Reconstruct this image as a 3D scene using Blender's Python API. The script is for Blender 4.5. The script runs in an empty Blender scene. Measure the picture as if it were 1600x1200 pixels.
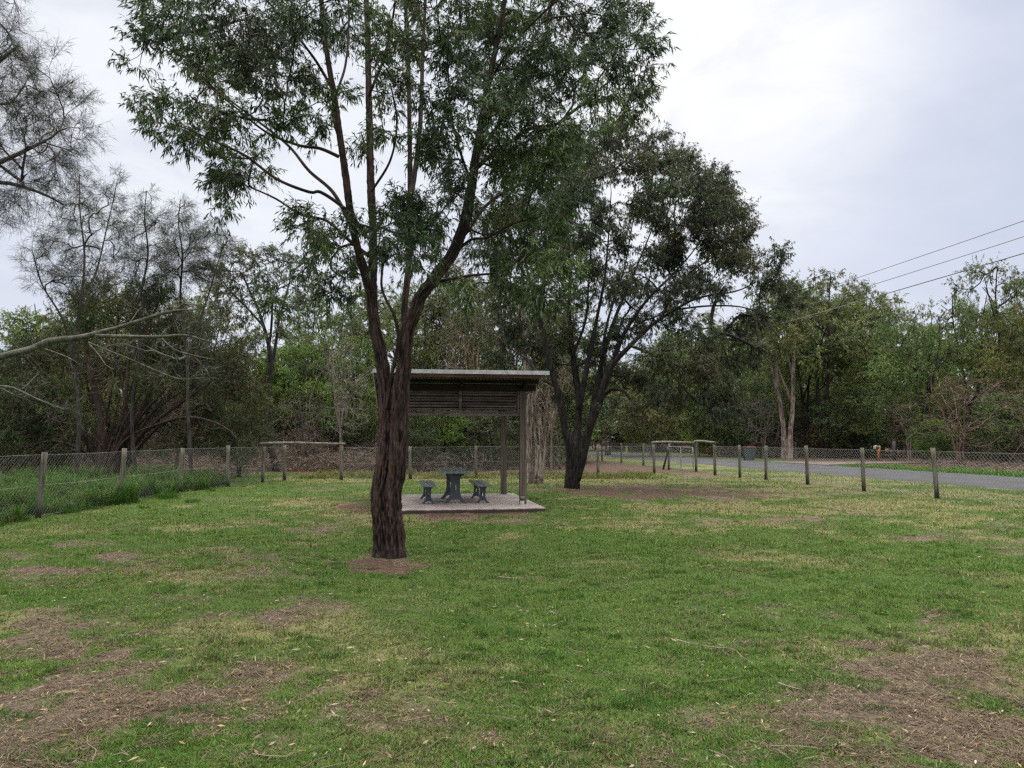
import bpy, math
import numpy as np

# ------------------------------------------------------------------ camera, sky, sun, exposure
scn = bpy.context.scene
COL = scn.collection
F_PX, CX, CY, CAM_H = 1200.0, 800.0, 600.0, 1.6
PITCH = math.atan(83.0 / 1200.0)
cam_d = bpy.data.cameras.new('camera')
cam_d.sensor_width = 36.0
cam_d.lens = 27.0
cam_d.clip_start = 0.05
cam_d.clip_end = 3000.0
cam = bpy.data.objects.new('camera', cam_d)
COL.objects.link(cam)
cam.location = (0, 0, CAM_H)
cam.rotation_euler = (math.radians(90) + PITCH, 0, 0)
scn.camera = cam

SUN_AZ, SUN_EL = math.radians(16), math.radians(38)      # azimuth right of the view axis (+Y)
sun_dir = np.array([math.sin(SUN_AZ) * math.cos(SUN_EL), math.cos(SUN_AZ) * math.cos(SUN_EL), math.sin(SUN_EL)])
sd = bpy.data.lights.new('sun', 'SUN')
sd.energy = 0.9
sd.angle = math.radians(28)
sd.color = (1.0, 0.97, 0.93)
sun = bpy.data.objects.new('sun', sd)
COL.objects.link(sun)
from mathutils import Vector
sun.rotation_euler = Vector(sun_dir).to_track_quat('Z', 'Y').to_euler()
sun.location = (20, 60, 60)

def unit(v):
    v = np.asarray(v, float)
    return v / (np.linalg.norm(v, axis=-1, keepdims=True) + 1e-9)

def pix_dir(px, py):
    a, b = (px - CX) / F_PX, (CY - py) / F_PX
    c, s = math.cos(PITCH), math.sin(PITCH)
    return np.array([a, c - b * s, s + b * c])

world = bpy.data.worlds.new('World')
scn.world = world
world.use_nodes = True
wn, wl = world.node_tree.nodes, world.node_tree.links
wn.clear()
w_out = wn.new('ShaderNodeOutputWorld')
w_bg = wn.new('ShaderNodeBackground')
w_bg.inputs['Strength'].default_value = 0.1
wl.new(w_bg.outputs[0], w_out.inputs[0])
sky = wn.new('ShaderNodeTexSky')
sky.sky_type = 'NISHITA'
sky.sun_disc = False
sky.sun_elevation = SUN_EL
sky.sun_rotation = SUN_AZ
w_tc = wn.new('ShaderNodeTexCoord')

def wmath(op, a, b=None, clamp=False):
    n = wn.new('ShaderNodeMath'); n.operation = op; n.use_clamp = clamp
    for i, v in enumerate((a, b)):
        if v is None: continue
        if isinstance(v, (int, float)): n.inputs[i].default_value = v
        else: wl.new(v, n.inputs[i])
    return n.outputs[0]

def wmix(fac, a, b):
    n = wn.new('ShaderNodeMix'); n.data_type = 'RGBA'
    for sock, v in ((n.inputs[0], fac), (n.inputs[6], a), (n.inputs[7], b)):
        if isinstance(v, tuple): sock.default_value = v
        elif isinstance(v, (int, float)): sock.default_value = v
        else: wl.new(v, sock)
    return n.outputs[2]

def glow(px, py, lo, hi):
    d = unit(pix_dir(px, py))
    n = wn.new('ShaderNodeVectorMath'); n.operation = 'DOT_PRODUCT'
    wl.new(w_tc.outputs['Generated'], n.inputs[0]); n.inputs[1].default_value = tuple(d)
    m = wn.new('ShaderNodeMapRange'); m.interpolation_type = 'SMOOTHSTEP'
    wl.new(n.outputs['Value'], m.inputs[0])
    m.inputs[1].default_value = math.cos(math.radians(hi)); m.inputs[2].default_value = math.cos(math.radians(lo))
    return m.outputs[0]

w_map = wn.new('ShaderNodeMapping'); w_map.inputs['Scale'].default_value = (1.0, 1.0, 2.2)
wl.new(w_tc.outputs['Generated'], w_map.inputs[0])
w_no = wn.new('ShaderNodeTexNoise')
w_no.inputs['Scale'].default_value = 2.3; w_no.inputs['Detail'].default_value = 5; w_no.inputs['Roughness'].default_value = 0.5
w_no.inputs['Distortion'].default_value = 0.3
wl.new(w_map.outputs[0], w_no.inputs[0])
w_cr = wn.new('ShaderNodeMapRange'); w_cr.interpolation_type = 'SMOOTHSTEP'; wl.new(w_no.outputs[0], w_cr.inputs[0])
w_cr.inputs[1].default_value = 0.3; w_cr.inputs[2].default_value = 0.7
cl = wmix(w_cr.outputs[0], (5.9, 6.45, 7.9, 1), (8.3, 8.65, 9.7, 1))
w_n2 = wn.new('ShaderNodeTexNoise')
w_n2.inputs['Scale'].default_value = 5.5; w_n2.inputs['Detail'].default_value = 6; w_n2.inputs['Roughness'].default_value = 0.55; w_n2.inputs['Distortion'].default_value = 0.6
wl.new(w_map.outputs[0], w_n2.inputs[0])
def soft(g, k, lo=0.3, hi=0.62):
    m_ = wn.new('ShaderNodeMapRange'); m_.interpolation_type = 'SMOOTHSTEP'
    wl.new(w_n2.outputs[0], m_.inputs[0]); m_.inputs[1].default_value = lo; m_.inputs[2].default_value = hi
    m_.inputs[3].default_value = 0.25; m_.inputs[4].default_value = 1.0
    return wmath('MULTIPLY', wmath('MULTIPLY', g, k), m_.outputs[0], True)
cl = wmix(soft(glow(700, 150, 4, 34), 0.45), cl, (8.7, 9.0, 9.9, 1))
cl = wmix(soft(glow(1400, 420, 2, 18), 0.35), cl, (7.0, 7.5, 9.0, 1))
cl = wmix(soft(glow(230, -20, 0, 26), 1.0), cl, (9.6, 9.8, 10.3, 1))
cl = wmix(soft(glow(1090, 110, 0, 17), 1.0, 0.3, 0.7), cl, (10.2, 10.3, 10.5, 1))
cl = wmix(soft(glow(1120, 170, 0, 9), 0.8, 0.3, 0.7), cl, (10.4, 10.5, 10.6, 1))
# an overcast sky is brightest overhead
w_sep = wn.new('ShaderNodeSeparateXYZ'); wl.new(w_tc.outputs['Generated'], w_sep.inputs[0])
w_el = wn.new('ShaderNodeMapRange'); w_el.interpolation_type = 'SMOOTHSTEP'; wl.new(w_sep.outputs[2], w_el.inputs[0])
w_el.inputs[1].default_value = 0.53; w_el.inputs[2].default_value = 0.92; w_el.inputs[3].default_value = 0.0; w_el.inputs[4].default_value = 1.0
wl.new(wmix(w_el.outputs[0], wmix(0.94, sky.outputs[0], cl), (46.0, 45.0, 42.0, 1)), w_bg.inputs[0])

scn.view_settings.view_transform = 'Standard'
scn.view_settings.look = 'None'
scn.view_settings.exposure = 0.0
scn.view_settings.gamma = 1.0
scn.cycles.max_bounces = 5
scn.cycles.diffuse_bounces = 3
scn.cycles.glossy_bounces = 2
scn.cycles.transmission_bounces = 3
scn.cycles.transparent_max_bounces = 4
scn.cycles.use_denoising = False
scn.cycles.denoiser = 'OPENIMAGEDENOISE'
scn.cycles.denoising_input_passes = 'RGB_ALBEDO_NORMAL'
scn.cycles.denoising_prefilter = 'ACCURATE'
scn.cycles.pixel_filter_type = 'BLACKMAN_HARRIS'
scn.cycles.filter_width = 1.4

# ------------------------------------------------------------------ helpers
def P(px, py, Y):
    d = pix_dir(px, py)
    return np.array([0, 0, CAM_H]) + d * (Y / d[1])

def G(px, py):
    d = pix_dir(px, py)
    return np.array([0, 0, CAM_H]) + d * (-CAM_H / d[2])

def proj(X, Y, Z=0.0):
    c, s = math.cos(PITCH), math.sin(PITCH)
    z = Z - CAM_H
    dep = Y * c + z * s
    up = -Y * s + z * c
    return CX + F_PX * X / dep, CY - F_PX * up / dep

def _h(ix, iy, iz, seed):
    n = (ix * 374761393 + iy * 668265263 + iz * 2147483647 + seed * 1274126177) & 0xFFFFFFFF
    n = ((n ^ (n >> 13)) * 1274126177) & 0xFFFFFFFF
    n = ((n ^ (n >> 16)) * 2246822519) & 0xFFFFFFFF
    return ((n ^ (n >> 15)) & 0xFFFFFF) / float(0xFFFFFF)

def vnoise(x, y, z=None, seed=0):
    x = np.asarray(x, float); y = np.asarray(y, float)
    z = np.zeros_like(x) if z is None else np.asarray(z, float)
    ix, iy, iz = np.floor(x).astype(np.int64), np.floor(y).astype(np.int64), np.floor(z).astype(np.int64)
    fx, fy, fz = x - ix, y - iy, z - iz
    fx, fy, fz = fx * fx * (3 - 2 * fx), fy * fy * (3 - 2 * fy), fz * fz * (3 - 2 * fz)
    r = 0
    for dx in (0, 1):
        for dy in (0, 1):
            for dz in (0, 1):
                w = (fx if dx else 1 - fx) * (fy if dy else 1 - fy) * (fz if dz else 1 - fz)
                r = r + w * _h(ix + dx, iy + dy, iz + dz, seed)
    return r

def fbm(x, y, z=None, seed=0, o=4):
    s, a, t = 0, 0.5, 0
    for i in range(o):
        f = 2.03 ** i
        s = s + a * vnoise(x * f, y * f, None if z is None else z * f, seed + i * 17)
        t += a; a *= 0.5
    return s / t

def sstep(a, b, x):
    t = np.clip((x - a) / (b - a), 0, 1)
    return t * t * (3 - 2 * t)

def tag(o, label=None, cat=None, group=None, kind=None):
    if label: o['label'] = label
    if cat: o['category'] = cat
    if group: o['group'] = group
    if kind: o['kind'] = kind
    return o

def empty(name, loc=(0, 0, 0), rz=0.0):
    o = bpy.data.objects.new(name, None)
    o.empty_display_size = 0.2
    COL.objects.link(o)
    o.location = tuple(float(v) for v in loc)
    o.rotation_euler = (0, 0, rz)
    return o

class Acc:
    """collects quads / triangles, builds one mesh"""
    def __init__(self):
        self.v, self.f, self.c, self.n, self.s = [], [], [], 0, []
    def add(self, v, f, c=None, smooth=False):
        v = np.asarray(v, float).reshape(-1, 3); f = np.asarray(f, int)
        if len(v) == 0: return
        if c is None: c = np.ones((len(v), 3))
        c = np.asarray(c, float)
        if c.ndim == 1: c = np.tile(c, (len(v), 1))
        self.v.append(v); self.f.append(f + self.n); self.c.append(c); self.n += len(v)
        self.s.append(np.full(len(f), smooth))
    def box(self, a, b, c=None, R=None, o=(0, 0, 0)):
        a = np.array(a, float); b = np.array(b, float)
        v = np.array([[x, y, z] for x in (a[0], b[0]) for y in (a[1], b[1]) for z in (a[2], b[2])])
        if R is not None: v = v @ np.asarray(R).T
        v = v + np.array(o)
        self.add(v, [[0, 1, 3, 2], [4, 6, 7, 5], [0, 4, 5, 1], [2, 3, 7, 6], [0, 2, 6, 4], [1, 5, 7, 3]], c)
    def prism(self, poly, t0, t1, fn, c=None):
        """poly: list of (a,b); fn(a,b,t)->xyz.  fan-free: convex or strip-like polygons are passed as ngons"""
        n = len(poly)
        v = [fn(a, b, t0) for a, b in poly] + [fn(a, b, t1) for a, b in poly]
        self.ng = getattr(self, 'ng', [])
        base = self.n
        f = [[i, (i + 1) % n, n + (i + 1) % n, n + i] for i in range(n)]
        self.add(v, f, c)
        self.ng.append(list(range(base, base + n))[::-1])
        self.ng.append(list(range(base + n, base + 2 * n)))
    def tube(self, pts, rad, sides=6, c=None, cap=True, smooth=True, disp=None):
        pts = np.asarray(pts, float); m = len(pts)
        rad = np.broadcast_to(np.asarray(rad, float), (m,))
        t = np.gradient(pts, axis=0); t = unit(t)
        d = unit(pts[-1] - pts[0])
        ref = np.array([1.0, 0, 0]) if abs(d[0]) < 0.7 else np.array([0, 0, 1.0])
        n1 = unit(np.cross(t, ref)); n2 = np.cross(t, n1)
        a = np.arange(sides) * 2 * math.pi / sides
        dirs = n1[:, None, :] * np.cos(a)[None, :, None] + n2[:, None, :] * np.sin(a)[None, :, None]
        r = np.repeat(rad[:, None], sides, 1)
        cc = None
        if disp is not None:
            s = np.concatenate([[0], np.cumsum(np.linalg.norm(np.diff(pts, axis=0), axis=1))])
            r, cc = disp(r, a[None, :] + 0 * s[:, None], s[:, None] + 0 * a[None, :], dirs)
            cc = cc.reshape(-1, 3)
        v = pts[:, None, :] + dirs * r[:, :, None]
        i = np.arange(m - 1)[:, None] * sides; j = np.arange(sides)[None, :]; k = (j + 1) % sides
        f = np.stack([i + j, i + k, i + sides + k, i + sides + j], -1).reshape(-1, 4)
        v = v.reshape(-1, 3)
        col = cc if cc is not None else (np.ones((len(v), 3)) if c is None else np.tile(np.asarray(c, float), (len(v), 1)))
        if cap and sides > 3:
            v = np.concatenate([v, [pts[0], pts[-1]]]); nb = m * sides
            col = np.concatenate([col, col[:1], col[-1:]])
            jj = np.arange(sides); kk = (jj + 1) % sides
            top = np.stack([(m - 1) * sides + jj, (m - 1) * sides + kk, np.full(sides, nb + 1), np.full(sides, nb + 1)], -1)
            bot = np.stack([kk, jj, np.full(sides, nb), np.full(sides, nb)], -1)
            self.cap_tris = getattr(self, 'cap_tris', [])
            self.cap_tris += [top[:, :3] + self.n, bot[:, :3] + self.n]
        self.add(v, f, col, smooth)
    def build(self, name, mat, parent=None, shift=(0, 0, 0), col=True):
        me = self.mesh(name, mat, shift, col)
        o = bpy.data.objects.new(name, me)
        COL.objects.link(o)
        if parent is not None: o.parent = parent
        return o
    def mesh(self, name, mat, shift=(0, 0, 0), col=True):
        v = np.concatenate(self.v) - np.asarray(shift, float)
        tri, quad = [], []
        st, sq = [], []
        for f, s in zip(self.f, self.s):
            if f.shape[1] == 3: tri.append(f); st.append(s)
            else: quad.append(f); sq.append(s)
        for f in getattr(self, 'cap_tris', []):
            tri.append(f); st.append(np.zeros(len(f), bool))
        lens, idx, sm = [], [], []
        if quad:
            q = np.concatenate(quad); idx.append(q.ravel()); lens.append(np.full(len(q), 4)); sm.append(np.concatenate(sq))
        if tri:
            q = np.concatenate(tri); idx.append(q.ravel()); lens.append(np.full(len(q), 3)); sm.append(np.concatenate(st))
        for g in getattr(self, 'ng', []):
            idx.append(np.array(g)); lens.append(np.array([len(g)])); sm.append(np.array([False]))
        idx = np.concatenate(idx); lens = np.concatenate(lens); sm = np.concatenate(sm)
        me = bpy.data.meshes.new(name)
        me.vertices.add(len(v)); me.vertices.foreach_set('co', v.astype(np.float32).ravel())
        me.loops.add(len(idx)); me.loops.foreach_set('vertex_index', idx.astype(np.int32))
        me.polygons.add(len(lens))
        me.polygons.foreach_set('loop_start', np.concatenate([[0], np.cumsum(lens)[:-1]]).astype(np.int32))
        me.polygons.foreach_set('loop_total', lens.astype(np.int32))
        me.polygons.foreach_set('use_smooth', sm)
        if col:
            at = me.attributes.new('Col', 'FLOAT_COLOR', 'POINT')
            c = np.concatenate(self.c); c = np.concatenate([c, np.ones((len(c), 1))], 1)
            at.data.foreach_set('color', c.astype(np.float32).ravel())
        me.update(calc_edges=True)
        me.materials.append(mat)
        return me

# ------------------------------------------------------------------ materials
class M:
    def __init__(self, name):
        self.m = bpy.data.materials.new(name); self.m.use_nodes = True
        self.n, self.l = self.m.node_tree.nodes, self.m.node_tree.links
        self.n.clear()
        self.out = self.n.new('ShaderNodeOutputMaterial')
        self.b = self.n.new('ShaderNodeBsdfPrincipled')
        self.l.new(self.b.outputs[0], self.out.inputs[0])
        self.tc = self.n.new('ShaderNodeTexCoord')
    def set(self, sock, v):
        if isinstance(v, (int, float)): sock.default_value = v
        elif isinstance(v, tuple): sock.default_value = (v + (1,))[:4] if len(sock.default_value) == 4 else v
        else: self.l.new(v, sock)
    def noise(self, scale, detail=4, rough=0.55, stretch=None, space='Object', dist=0.0):
        n = self.n.new('ShaderNodeTexNoise')
        self.set(n.inputs['Scale'], scale); self.set(n.inputs['Detail'], detail); self.set(n.inputs['Roughness'], rough)
        self.set(n.inputs['Distortion'], dist)
        src = self.tc.outputs[space]
        if stretch:
            mp = self.n.new('ShaderNodeMapping'); mp.inputs['Scale'].default_value = stretch
            self.l.new(src, mp.inputs[0]); src = mp.outputs[0]
        self.l.new(src, n.inputs['Vector'])
        return n.outputs[0]
    def math(self, op, a, b=0.0, clamp=False):
        n = self.n.new('ShaderNodeMath'); n.operation = op; n.use_clamp = clamp
        self.set(n.inputs[0], a); self.set(n.inputs[1], b)
        return n.outputs[0]
    def ramp(self, v, a, b, lo=0.0, hi=1.0):
        n = self.n.new('ShaderNodeMapRange'); n.interpolation_type = 'SMOOTHSTEP'
        self.set(n.inputs[0], v)
        for i, x in enumerate((a, b, lo, hi)): n.inputs[i + 1].default_value = x
        return n.outputs[0]
    def mix(self, f, a, b, mode='MIX'):
        n = self.n.new('ShaderNodeMix'); n.data_type = 'RGBA'; n.blend_type = mode
        self.set(n.inputs[0], f); self.set(n.inputs[6], a); self.set(n.inputs[7], b)
        return n.outputs[2]
    def attr(self, name, out='Color'):
        n = self.n.new('ShaderNodeAttribute'); n.attribute_name = name
        return n.outputs[out]
    def bump(self, h, strength=0.5, dist=0.02):
        n = self.n.new('ShaderNodeBump')
        n.inputs['Strength'].default_value = strength; n.inputs['Distance'].default_value = dist
        self.l.new(h, n.inputs['Height']); self.l.new(n.outputs[0], self.b.inputs['Normal'])
    def fin(self, col=None, rough=0.7, spec=0.3, metal=0.0):
        if col is not None: self.set(self.b.inputs['Base Color'], col)
        self.set(self.b.inputs['Roughness'], rough)
        self.set(self.b.inputs['Specular IOR Level'], spec)
        self.set(self.b.inputs['Metallic'], metal)
        return self.m

def leaf_mat(name, trans=0.25, rough=0.5, spec=0.35):
    m = M(name)
    oi = m.n.new('ShaderNodeObjectInfo')
    c = m.mix(1.0, m.attr('Col'), oi.outputs['Color'], 'MULTIPLY')
    m.fin(c, rough, spec)
    tr = m.n.new('ShaderNodeBsdfTranslucent')
    m.l.new(m.mix(1.0, c, (1.0, 1.15, 0.6), 'MULTIPLY'), tr.inputs[0])
    mx = m.n.new('ShaderNodeMixShader'); mx.inputs[0].default_value = trans
    m.l.new(m.b.outputs[0], mx.inputs[1]); m.l.new(tr.outputs[0], mx.inputs[2])
    m.l.new(mx.outputs[0], m.out.inputs[0])
    return m.m

def bark_mat(name, dark, light, scale=9.0, lo=0.45, hi=0.75, stretch=(1, 1, 0.18), rough=0.85, usecol=False):
    m = M(name)
    a = m.noise(scale, 5, 0.65, stretch)
    b = m.noise(scale * 4, 4, 0.7, stretch)
    f = m.ramp(m.math('ADD', m.math('MULTIPLY', a, 0.6), m.math('MULTIPLY', b, 0.4)), lo, hi)
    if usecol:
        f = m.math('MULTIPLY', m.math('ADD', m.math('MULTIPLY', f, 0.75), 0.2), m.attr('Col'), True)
    c = m.mix(f, dark, light)
    big = m.noise(1.3, 3)
    c = m.mix(m.ramp(big, 0.35, 0.7, 0.0, 0.35), c, tuple(0.5 * x for x in dark))
    oi = m.n.new('ShaderNodeObjectInfo')
    c = m.mix(1.0, c, oi.outputs['Color'], 'MULTIPLY')
    m.bump(b, 0.6, 0.01)
    return m.fin(c, rough, 0.25)

MAT = {}
MAT['leaf'] = leaf_mat('gum_leaf', 0.32, 0.45, 0.4)
MAT['needle'] = leaf_mat('needle_foliage', 0.1, 0.7, 0.15)
MAT['grass'] = leaf_mat('grass_blade', 0.3, 0.7, 0.06)
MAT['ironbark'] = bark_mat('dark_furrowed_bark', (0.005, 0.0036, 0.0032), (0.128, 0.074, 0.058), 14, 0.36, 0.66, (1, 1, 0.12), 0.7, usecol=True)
MAT['darkbark'] = bark_mat('dark_bark', (0.009, 0.008, 0.008), (0.065, 0.053, 0.047), 11, 0.4, 0.66)
MAT['palebark'] = bark_mat('papery_pale_bark', (0.10, 0.07, 0.06), (0.52, 0.41, 0.35), 6, 0.40, 0.6)
MAT['greybark'] = bark_mat('grey_bark', (0.05, 0.045, 0.04), (0.17, 0.155, 0.14), 7, 0.4, 0.62)
MAT['lichenbark'] = bark_mat('lichened_bark', (0.06, 0.058, 0.045), (0.19, 0.19, 0.155), 12, 0.4, 0.62, (1, 1, 1))
MAT['deadwood'] = bark_mat('dead_branch', (0.07, 0.055, 0.048), (0.2, 0.165, 0.145), 6, 0.4, 0.62)

m = M('weathered_post')
a = m.noise(30, 4, 0.6, (1, 1, 0.06)); b = m.noise(2.0, 3)
c = m.mix(m.ramp(a, 0.35, 0.65), (0.085, 0.072, 0.055), (0.2, 0.185, 0.15))
c = m.mix(m.ramp(b, 0.45, 0.7, 0, 0.5), c, (0.09, 0.1, 0.06))
sep = m.n.new('ShaderNodeSeparateXYZ'); m.l.new(m.tc.outputs['Object'], sep.inputs[0])
c = m.mix(m.ramp(sep.outputs[2], 0.05, 0.45, 0.75, 0.0), c, (0.035, 0.032, 0.022))
m.bump(a, 0.5, 0.006)
MAT['post'] = m.fin(c, 0.85, 0.2)

m = M('shelter_timber')
a = m.noise(22, 4, 0.6, (1, 1, 0.05)); b = m.noise(3, 3)
c = m.mix(m.ramp(a, 0.35, 0.65), (0.075, 0.057, 0.045), (0.17, 0.14, 0.115))
c = m.mix(m.ramp(b, 0.4, 0.7, 0, 0.4), c, (0.07, 0.068, 0.045))
m.bump(a, 0.4, 0.005)
MAT['timber'] = m.fin(c, 0.8, 0.2)

def timber_h(name, d, l):
    m = M(name)
    a = m.noise(20, 4, 0.6, (0.06, 1, 1)); b = m.noise(5, 3)
    c = m.mix(m.ramp(a, 0.35, 0.65), d, l)
    c = m.mix(m.ramp(b, 0.4, 0.7, 0, 0.5), c, tuple(0.6 * x for x in d))
    m.bump(a, 0.4, 0.004)
    return m.fin(c, 0.8, 0.2)
MAT['fascia'] = timber_h('red_brown_timber', (0.10, 0.045, 0.03), (0.22, 0.115, 0.075))
MAT['slat'] = timber_h('louvre_timber', (0.10, 0.074, 0.066), (0.25, 0.195, 0.175))
MAT['beam'] = timber_h('dark_timber', (0.014, 0.010, 0.009), (0.04, 0.028, 0.024))
MAT['rail'] = timber_h('weathered_rail', (0.11, 0.095, 0.075), (0.27, 0.25, 0.2))

def metal(name, col, rough=0.4, met=0.8, n=0.15):
    m = M(name)
    a = m.noise(9, 4)
    c = m.mix(m.ramp(a, 0.35, 0.7, 0, 1), col, tuple(x * (1 - n * 2) for x in col))
    return m.fin(c, rough, 0.4, met)
MAT['galv'] = metal('galvanised_steel', (0.58, 0.58, 0.59), 0.5, 0.35)
MAT['wire'] = metal('dull_wire', (0.27, 0.27, 0.255), 0.5, 0.35)
MAT['pipe'] = metal('pale_pipe', (0.34, 0.34, 0.34), 0.6, 0.2)
MAT['cable'] = metal('aerial_cable', (0.16, 0.16, 0.17), 0.5, 0.2)
MAT['darksteel'] = metal('dark_steel', (0.05, 0.05, 0.052), 0.5, 0.5)
MAT['roof'] = metal('corrugated_roofing', (0.15, 0.155, 0.165), 0.45, 0.5)

m = M('slate_plastic_leg'); a = m.noise(14, 4)
MAT['leg'] = m.fin(m.mix(m.ramp(a, 0.3, 0.7), (0.045, 0.053, 0.065), (0.075, 0.085, 0.10)), 0.45, 0.4)
m = M('grey_green_plank'); a = m.noise(12, 4, 0.6, (1, 0.08, 1)); b = m.noise(4, 3)
c = m.mix(m.ramp(a, 0.3, 0.7), (0.12, 0.14, 0.14), (0.20, 0.225, 0.22))
MAT['plank'] = m.fin(m.mix(m.ramp(b, 0.5, 0.75, 0, 0.4), c, (0.28, 0.29, 0.28)), 0.33, 0.6)

m = M('pinkish_concrete'); a = m.noise(3, 5, 0.6); b = m.noise(60, 3)
c = m.mix(m.ramp(a, 0.3, 0.7), (0.25, 0.205, 0.19), (0.38, 0.325, 0.305))
c = m.mix(m.ramp(b, 0.3, 0.7, 0, 0.12), c, (0.15, 0.12, 0.11))
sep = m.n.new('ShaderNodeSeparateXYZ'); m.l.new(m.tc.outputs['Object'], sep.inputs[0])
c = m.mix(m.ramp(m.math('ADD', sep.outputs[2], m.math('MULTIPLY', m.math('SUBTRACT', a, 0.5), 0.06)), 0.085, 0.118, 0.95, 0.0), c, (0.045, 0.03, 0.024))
m.bump(b, 0.05, 0.002)
MAT['concrete'] = m.fin(c, 0.8, 0.25)

m = M('asphalt'); a = m.noise(0.7, 5, 0.6); b = m.noise(90, 3); d_ = m.noise(0.35, 4, 0.5, (6, 0.5, 1))
c = m.mix(m.ramp(a, 0.3, 0.7), (0.066, 0.066, 0.072), (0.092, 0.092, 0.099))
c = m.mix(m.ramp(d_, 0.5, 0.7, 0, 0.45), c, (0.06, 0.062, 0.07))
c = m.mix(m.ramp(b, 0.3, 0.7, 0, 0.4), c, (0.05, 0.05, 0.056))
m.bump(b, 0.3, 0.006)
MAT['asphalt'] = m.fin(c, 0.9, 0.12)
m = M('pale_gravel'); a = m.noise(1.5, 5, 0.7); b = m.noise(45, 3)
c = m.mix(m.ramp(a, 0.3, 0.7), (0.12, 0.10, 0.088), (0.2, 0.175, 0.155))
MAT['gravel'] = m.fin(m.mix(m.ramp(b, 0.35, 0.65, 0, 0.5), c, (0.11, 0.095, 0.085)), 0.9, 0.2)

def plain(name, col, rough=0.5, spec=0.4):
    m = M(name); a = m.noise(8, 4)
    return m.fin(m.mix(m.ramp(a, 0.3, 0.75, 0, 1), col, tuple(x * 0.72 for x in col)), rough, spec)
MAT['bin'] = plain('dark_green_plastic', (0.05, 0.078, 0.088))
MAT['binlid'] = plain('maroon_plastic', (0.30, 0.075, 0.085))
MAT['rubber'] = plain('black_rubber', (0.012, 0.012, 0.012), 0.8, 0.2)
MAT['orange'] = plain('orange_paint', (0.62, 0.25, 0.05))
MAT['white'] = plain('dirty_white', (0.55, 0.54, 0.52))
MAT['yellow'] = plain('faded_yellow', (0.55, 0.42, 0.16))
MAT['blackp'] = plain('dark_plastic', (0.03, 0.025, 0.028))

# ground
m = M('ground_cover')
dirt = m.attr('dirt', 'Fac'); dry = m.attr('dry', 'Fac'); litter = m.attr('litter', 'Fac')
n1 = m.noise(2.6, 6, 0.65); n2 = m.noise(13, 5, 0.7); n3 = m.noise(70, 4, 0.7); n4 = m.noise(0.5, 4, 0.6)
nd = m.math('ADD', m.math('MULTIPLY', m.math('SUBTRACT', n2, 0.5), 0.9), m.math('MULTIPLY', m.math('SUBTRACT', n3, 0.5), 0.9))
green = m.mix(m.ramp(n1, 0.35, 0.65), (0.045, 0.075, 0.017), (0.09, 0.13, 0.032))
green = m.mix(m.ramp(n3, 0.35, 0.65, 0, 0.6), green, (0.036, 0.062, 0.015))
tan = m.mix(m.ramp(n2, 0.3, 0.7), (0.12, 0.12, 0.048), (0.2, 0.18, 0.085))
soil = m.mix(m.ramp(n2, 0.3, 0.7), (0.095, 0.068, 0.052), (0.205, 0.155, 0.120))
soil = m.mix(m.ramp(n3, 0.35, 0.65, 0, 0.55), soil, (0.075, 0.054, 0.040))
lit = m.mix(m.ramp(n2, 0.3, 0.7), (0.06, 0.036, 0.026), (0.17, 0.105, 0.078))
lit = m.mix(m.ramp(n3, 0.4, 0.65, 0, 0.6), lit, (0.03, 0.02, 0.016))
c = m.mix(m.ramp(m.math('ADD', dry, m.math('MULTIPLY', nd, 0.8)), 0.3, 0.7), green, tan)
c = m.mix(m.ramp(m.math('ADD', dirt, m.math('MULTIPLY', nd, 1.3)), 0.35, 0.7), c, soil)
c = m.mix(m.ramp(m.math('ADD', litter, m.math('MULTIPLY', nd, 0.5)), 0.35, 0.65), c, lit)
m.bump(m.math('ADD', m.math('MULTIPLY', n2, 0.6), m.math('MULTIPLY', n3, 0.5)), 0.7, 0.03)
MAT['ground'] = m.fin(c, 0.95, 0.1)

# ------------------------------------------------------------------ ground
ROAD_X0, ROAD_K = 15.6, -0.185              # near edge at Y = 23.4
def road_near(Y): return ROAD_X0 + ROAD_K * (Y - 23.4)
ROAD_W = 6.1
LF = -9.45                                   # left fence line

PATCH = [  # px, py, rx, ry (in the photograph), strength : bare / brown ground
    (230, 1125, 290, 85, 1.0), (420, 1085, 140, 40, 0.9), (130, 985, 110, 45, 0.75), (330, 960, 150, 26, 0.55),
    (60, 1190, 150, 40, 0.9), (450, 962, 40, 28, 0.8), (1490, 1110, 200, 80, 0.8), (1330, 1130, 150, 60, 0.62), (1450, 1045, 110, 24, 0.6),
    (900, 1140, 180, 50, 0.5), (1260, 955, 90, 14, 0.5), (600, 882, 85, 12, 1.1), (565, 797, 30, 11, 1.1), (735, 804, 125, 8, 1.1),
    (500, 826, 100, 14, 0.55), (1000, 768, 120, 9, 1.1), (1120, 772, 160, 8, 0.85), (1080, 780, 190, 8, 0.6),
    (1265, 809, 60, 3, 0.9), (1440, 842, 50, 3, 0.8), (1105, 742, 40, 5, 0.9), (90, 888, 60, 6, 0.8), (190, 872, 45, 6, 0.7),
    (380, 868, 50, 8, 0.6), (1120, 930, 60, 9, 0.45), (970, 925, 40, 12, 0.5), (700, 1120, 120, 40, 0.5), (1190, 1180, 160, 40, 0.5), (150, 850, 60, 5, 0.7)]
DRYP = [(1330, 800, 330, 36, 0.8), (1450, 745, 300, 26, 0.75), (200, 990, 260, 50, 0.45), (520, 815, 140, 30, 0.8), (1450, 1000, 280, 40, 0.5),
        (900, 1120, 420, 70, 0.62), (1000, 752, 200, 14, 0.7), (250, 900, 180, 30, 0.4), (700, 748, 400, 8, 0.8), (1300, 870, 200, 20, 0.3), (1500, 1150, 200, 80, 0.5), (60, 1100, 140, 80, 0.4)]

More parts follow.
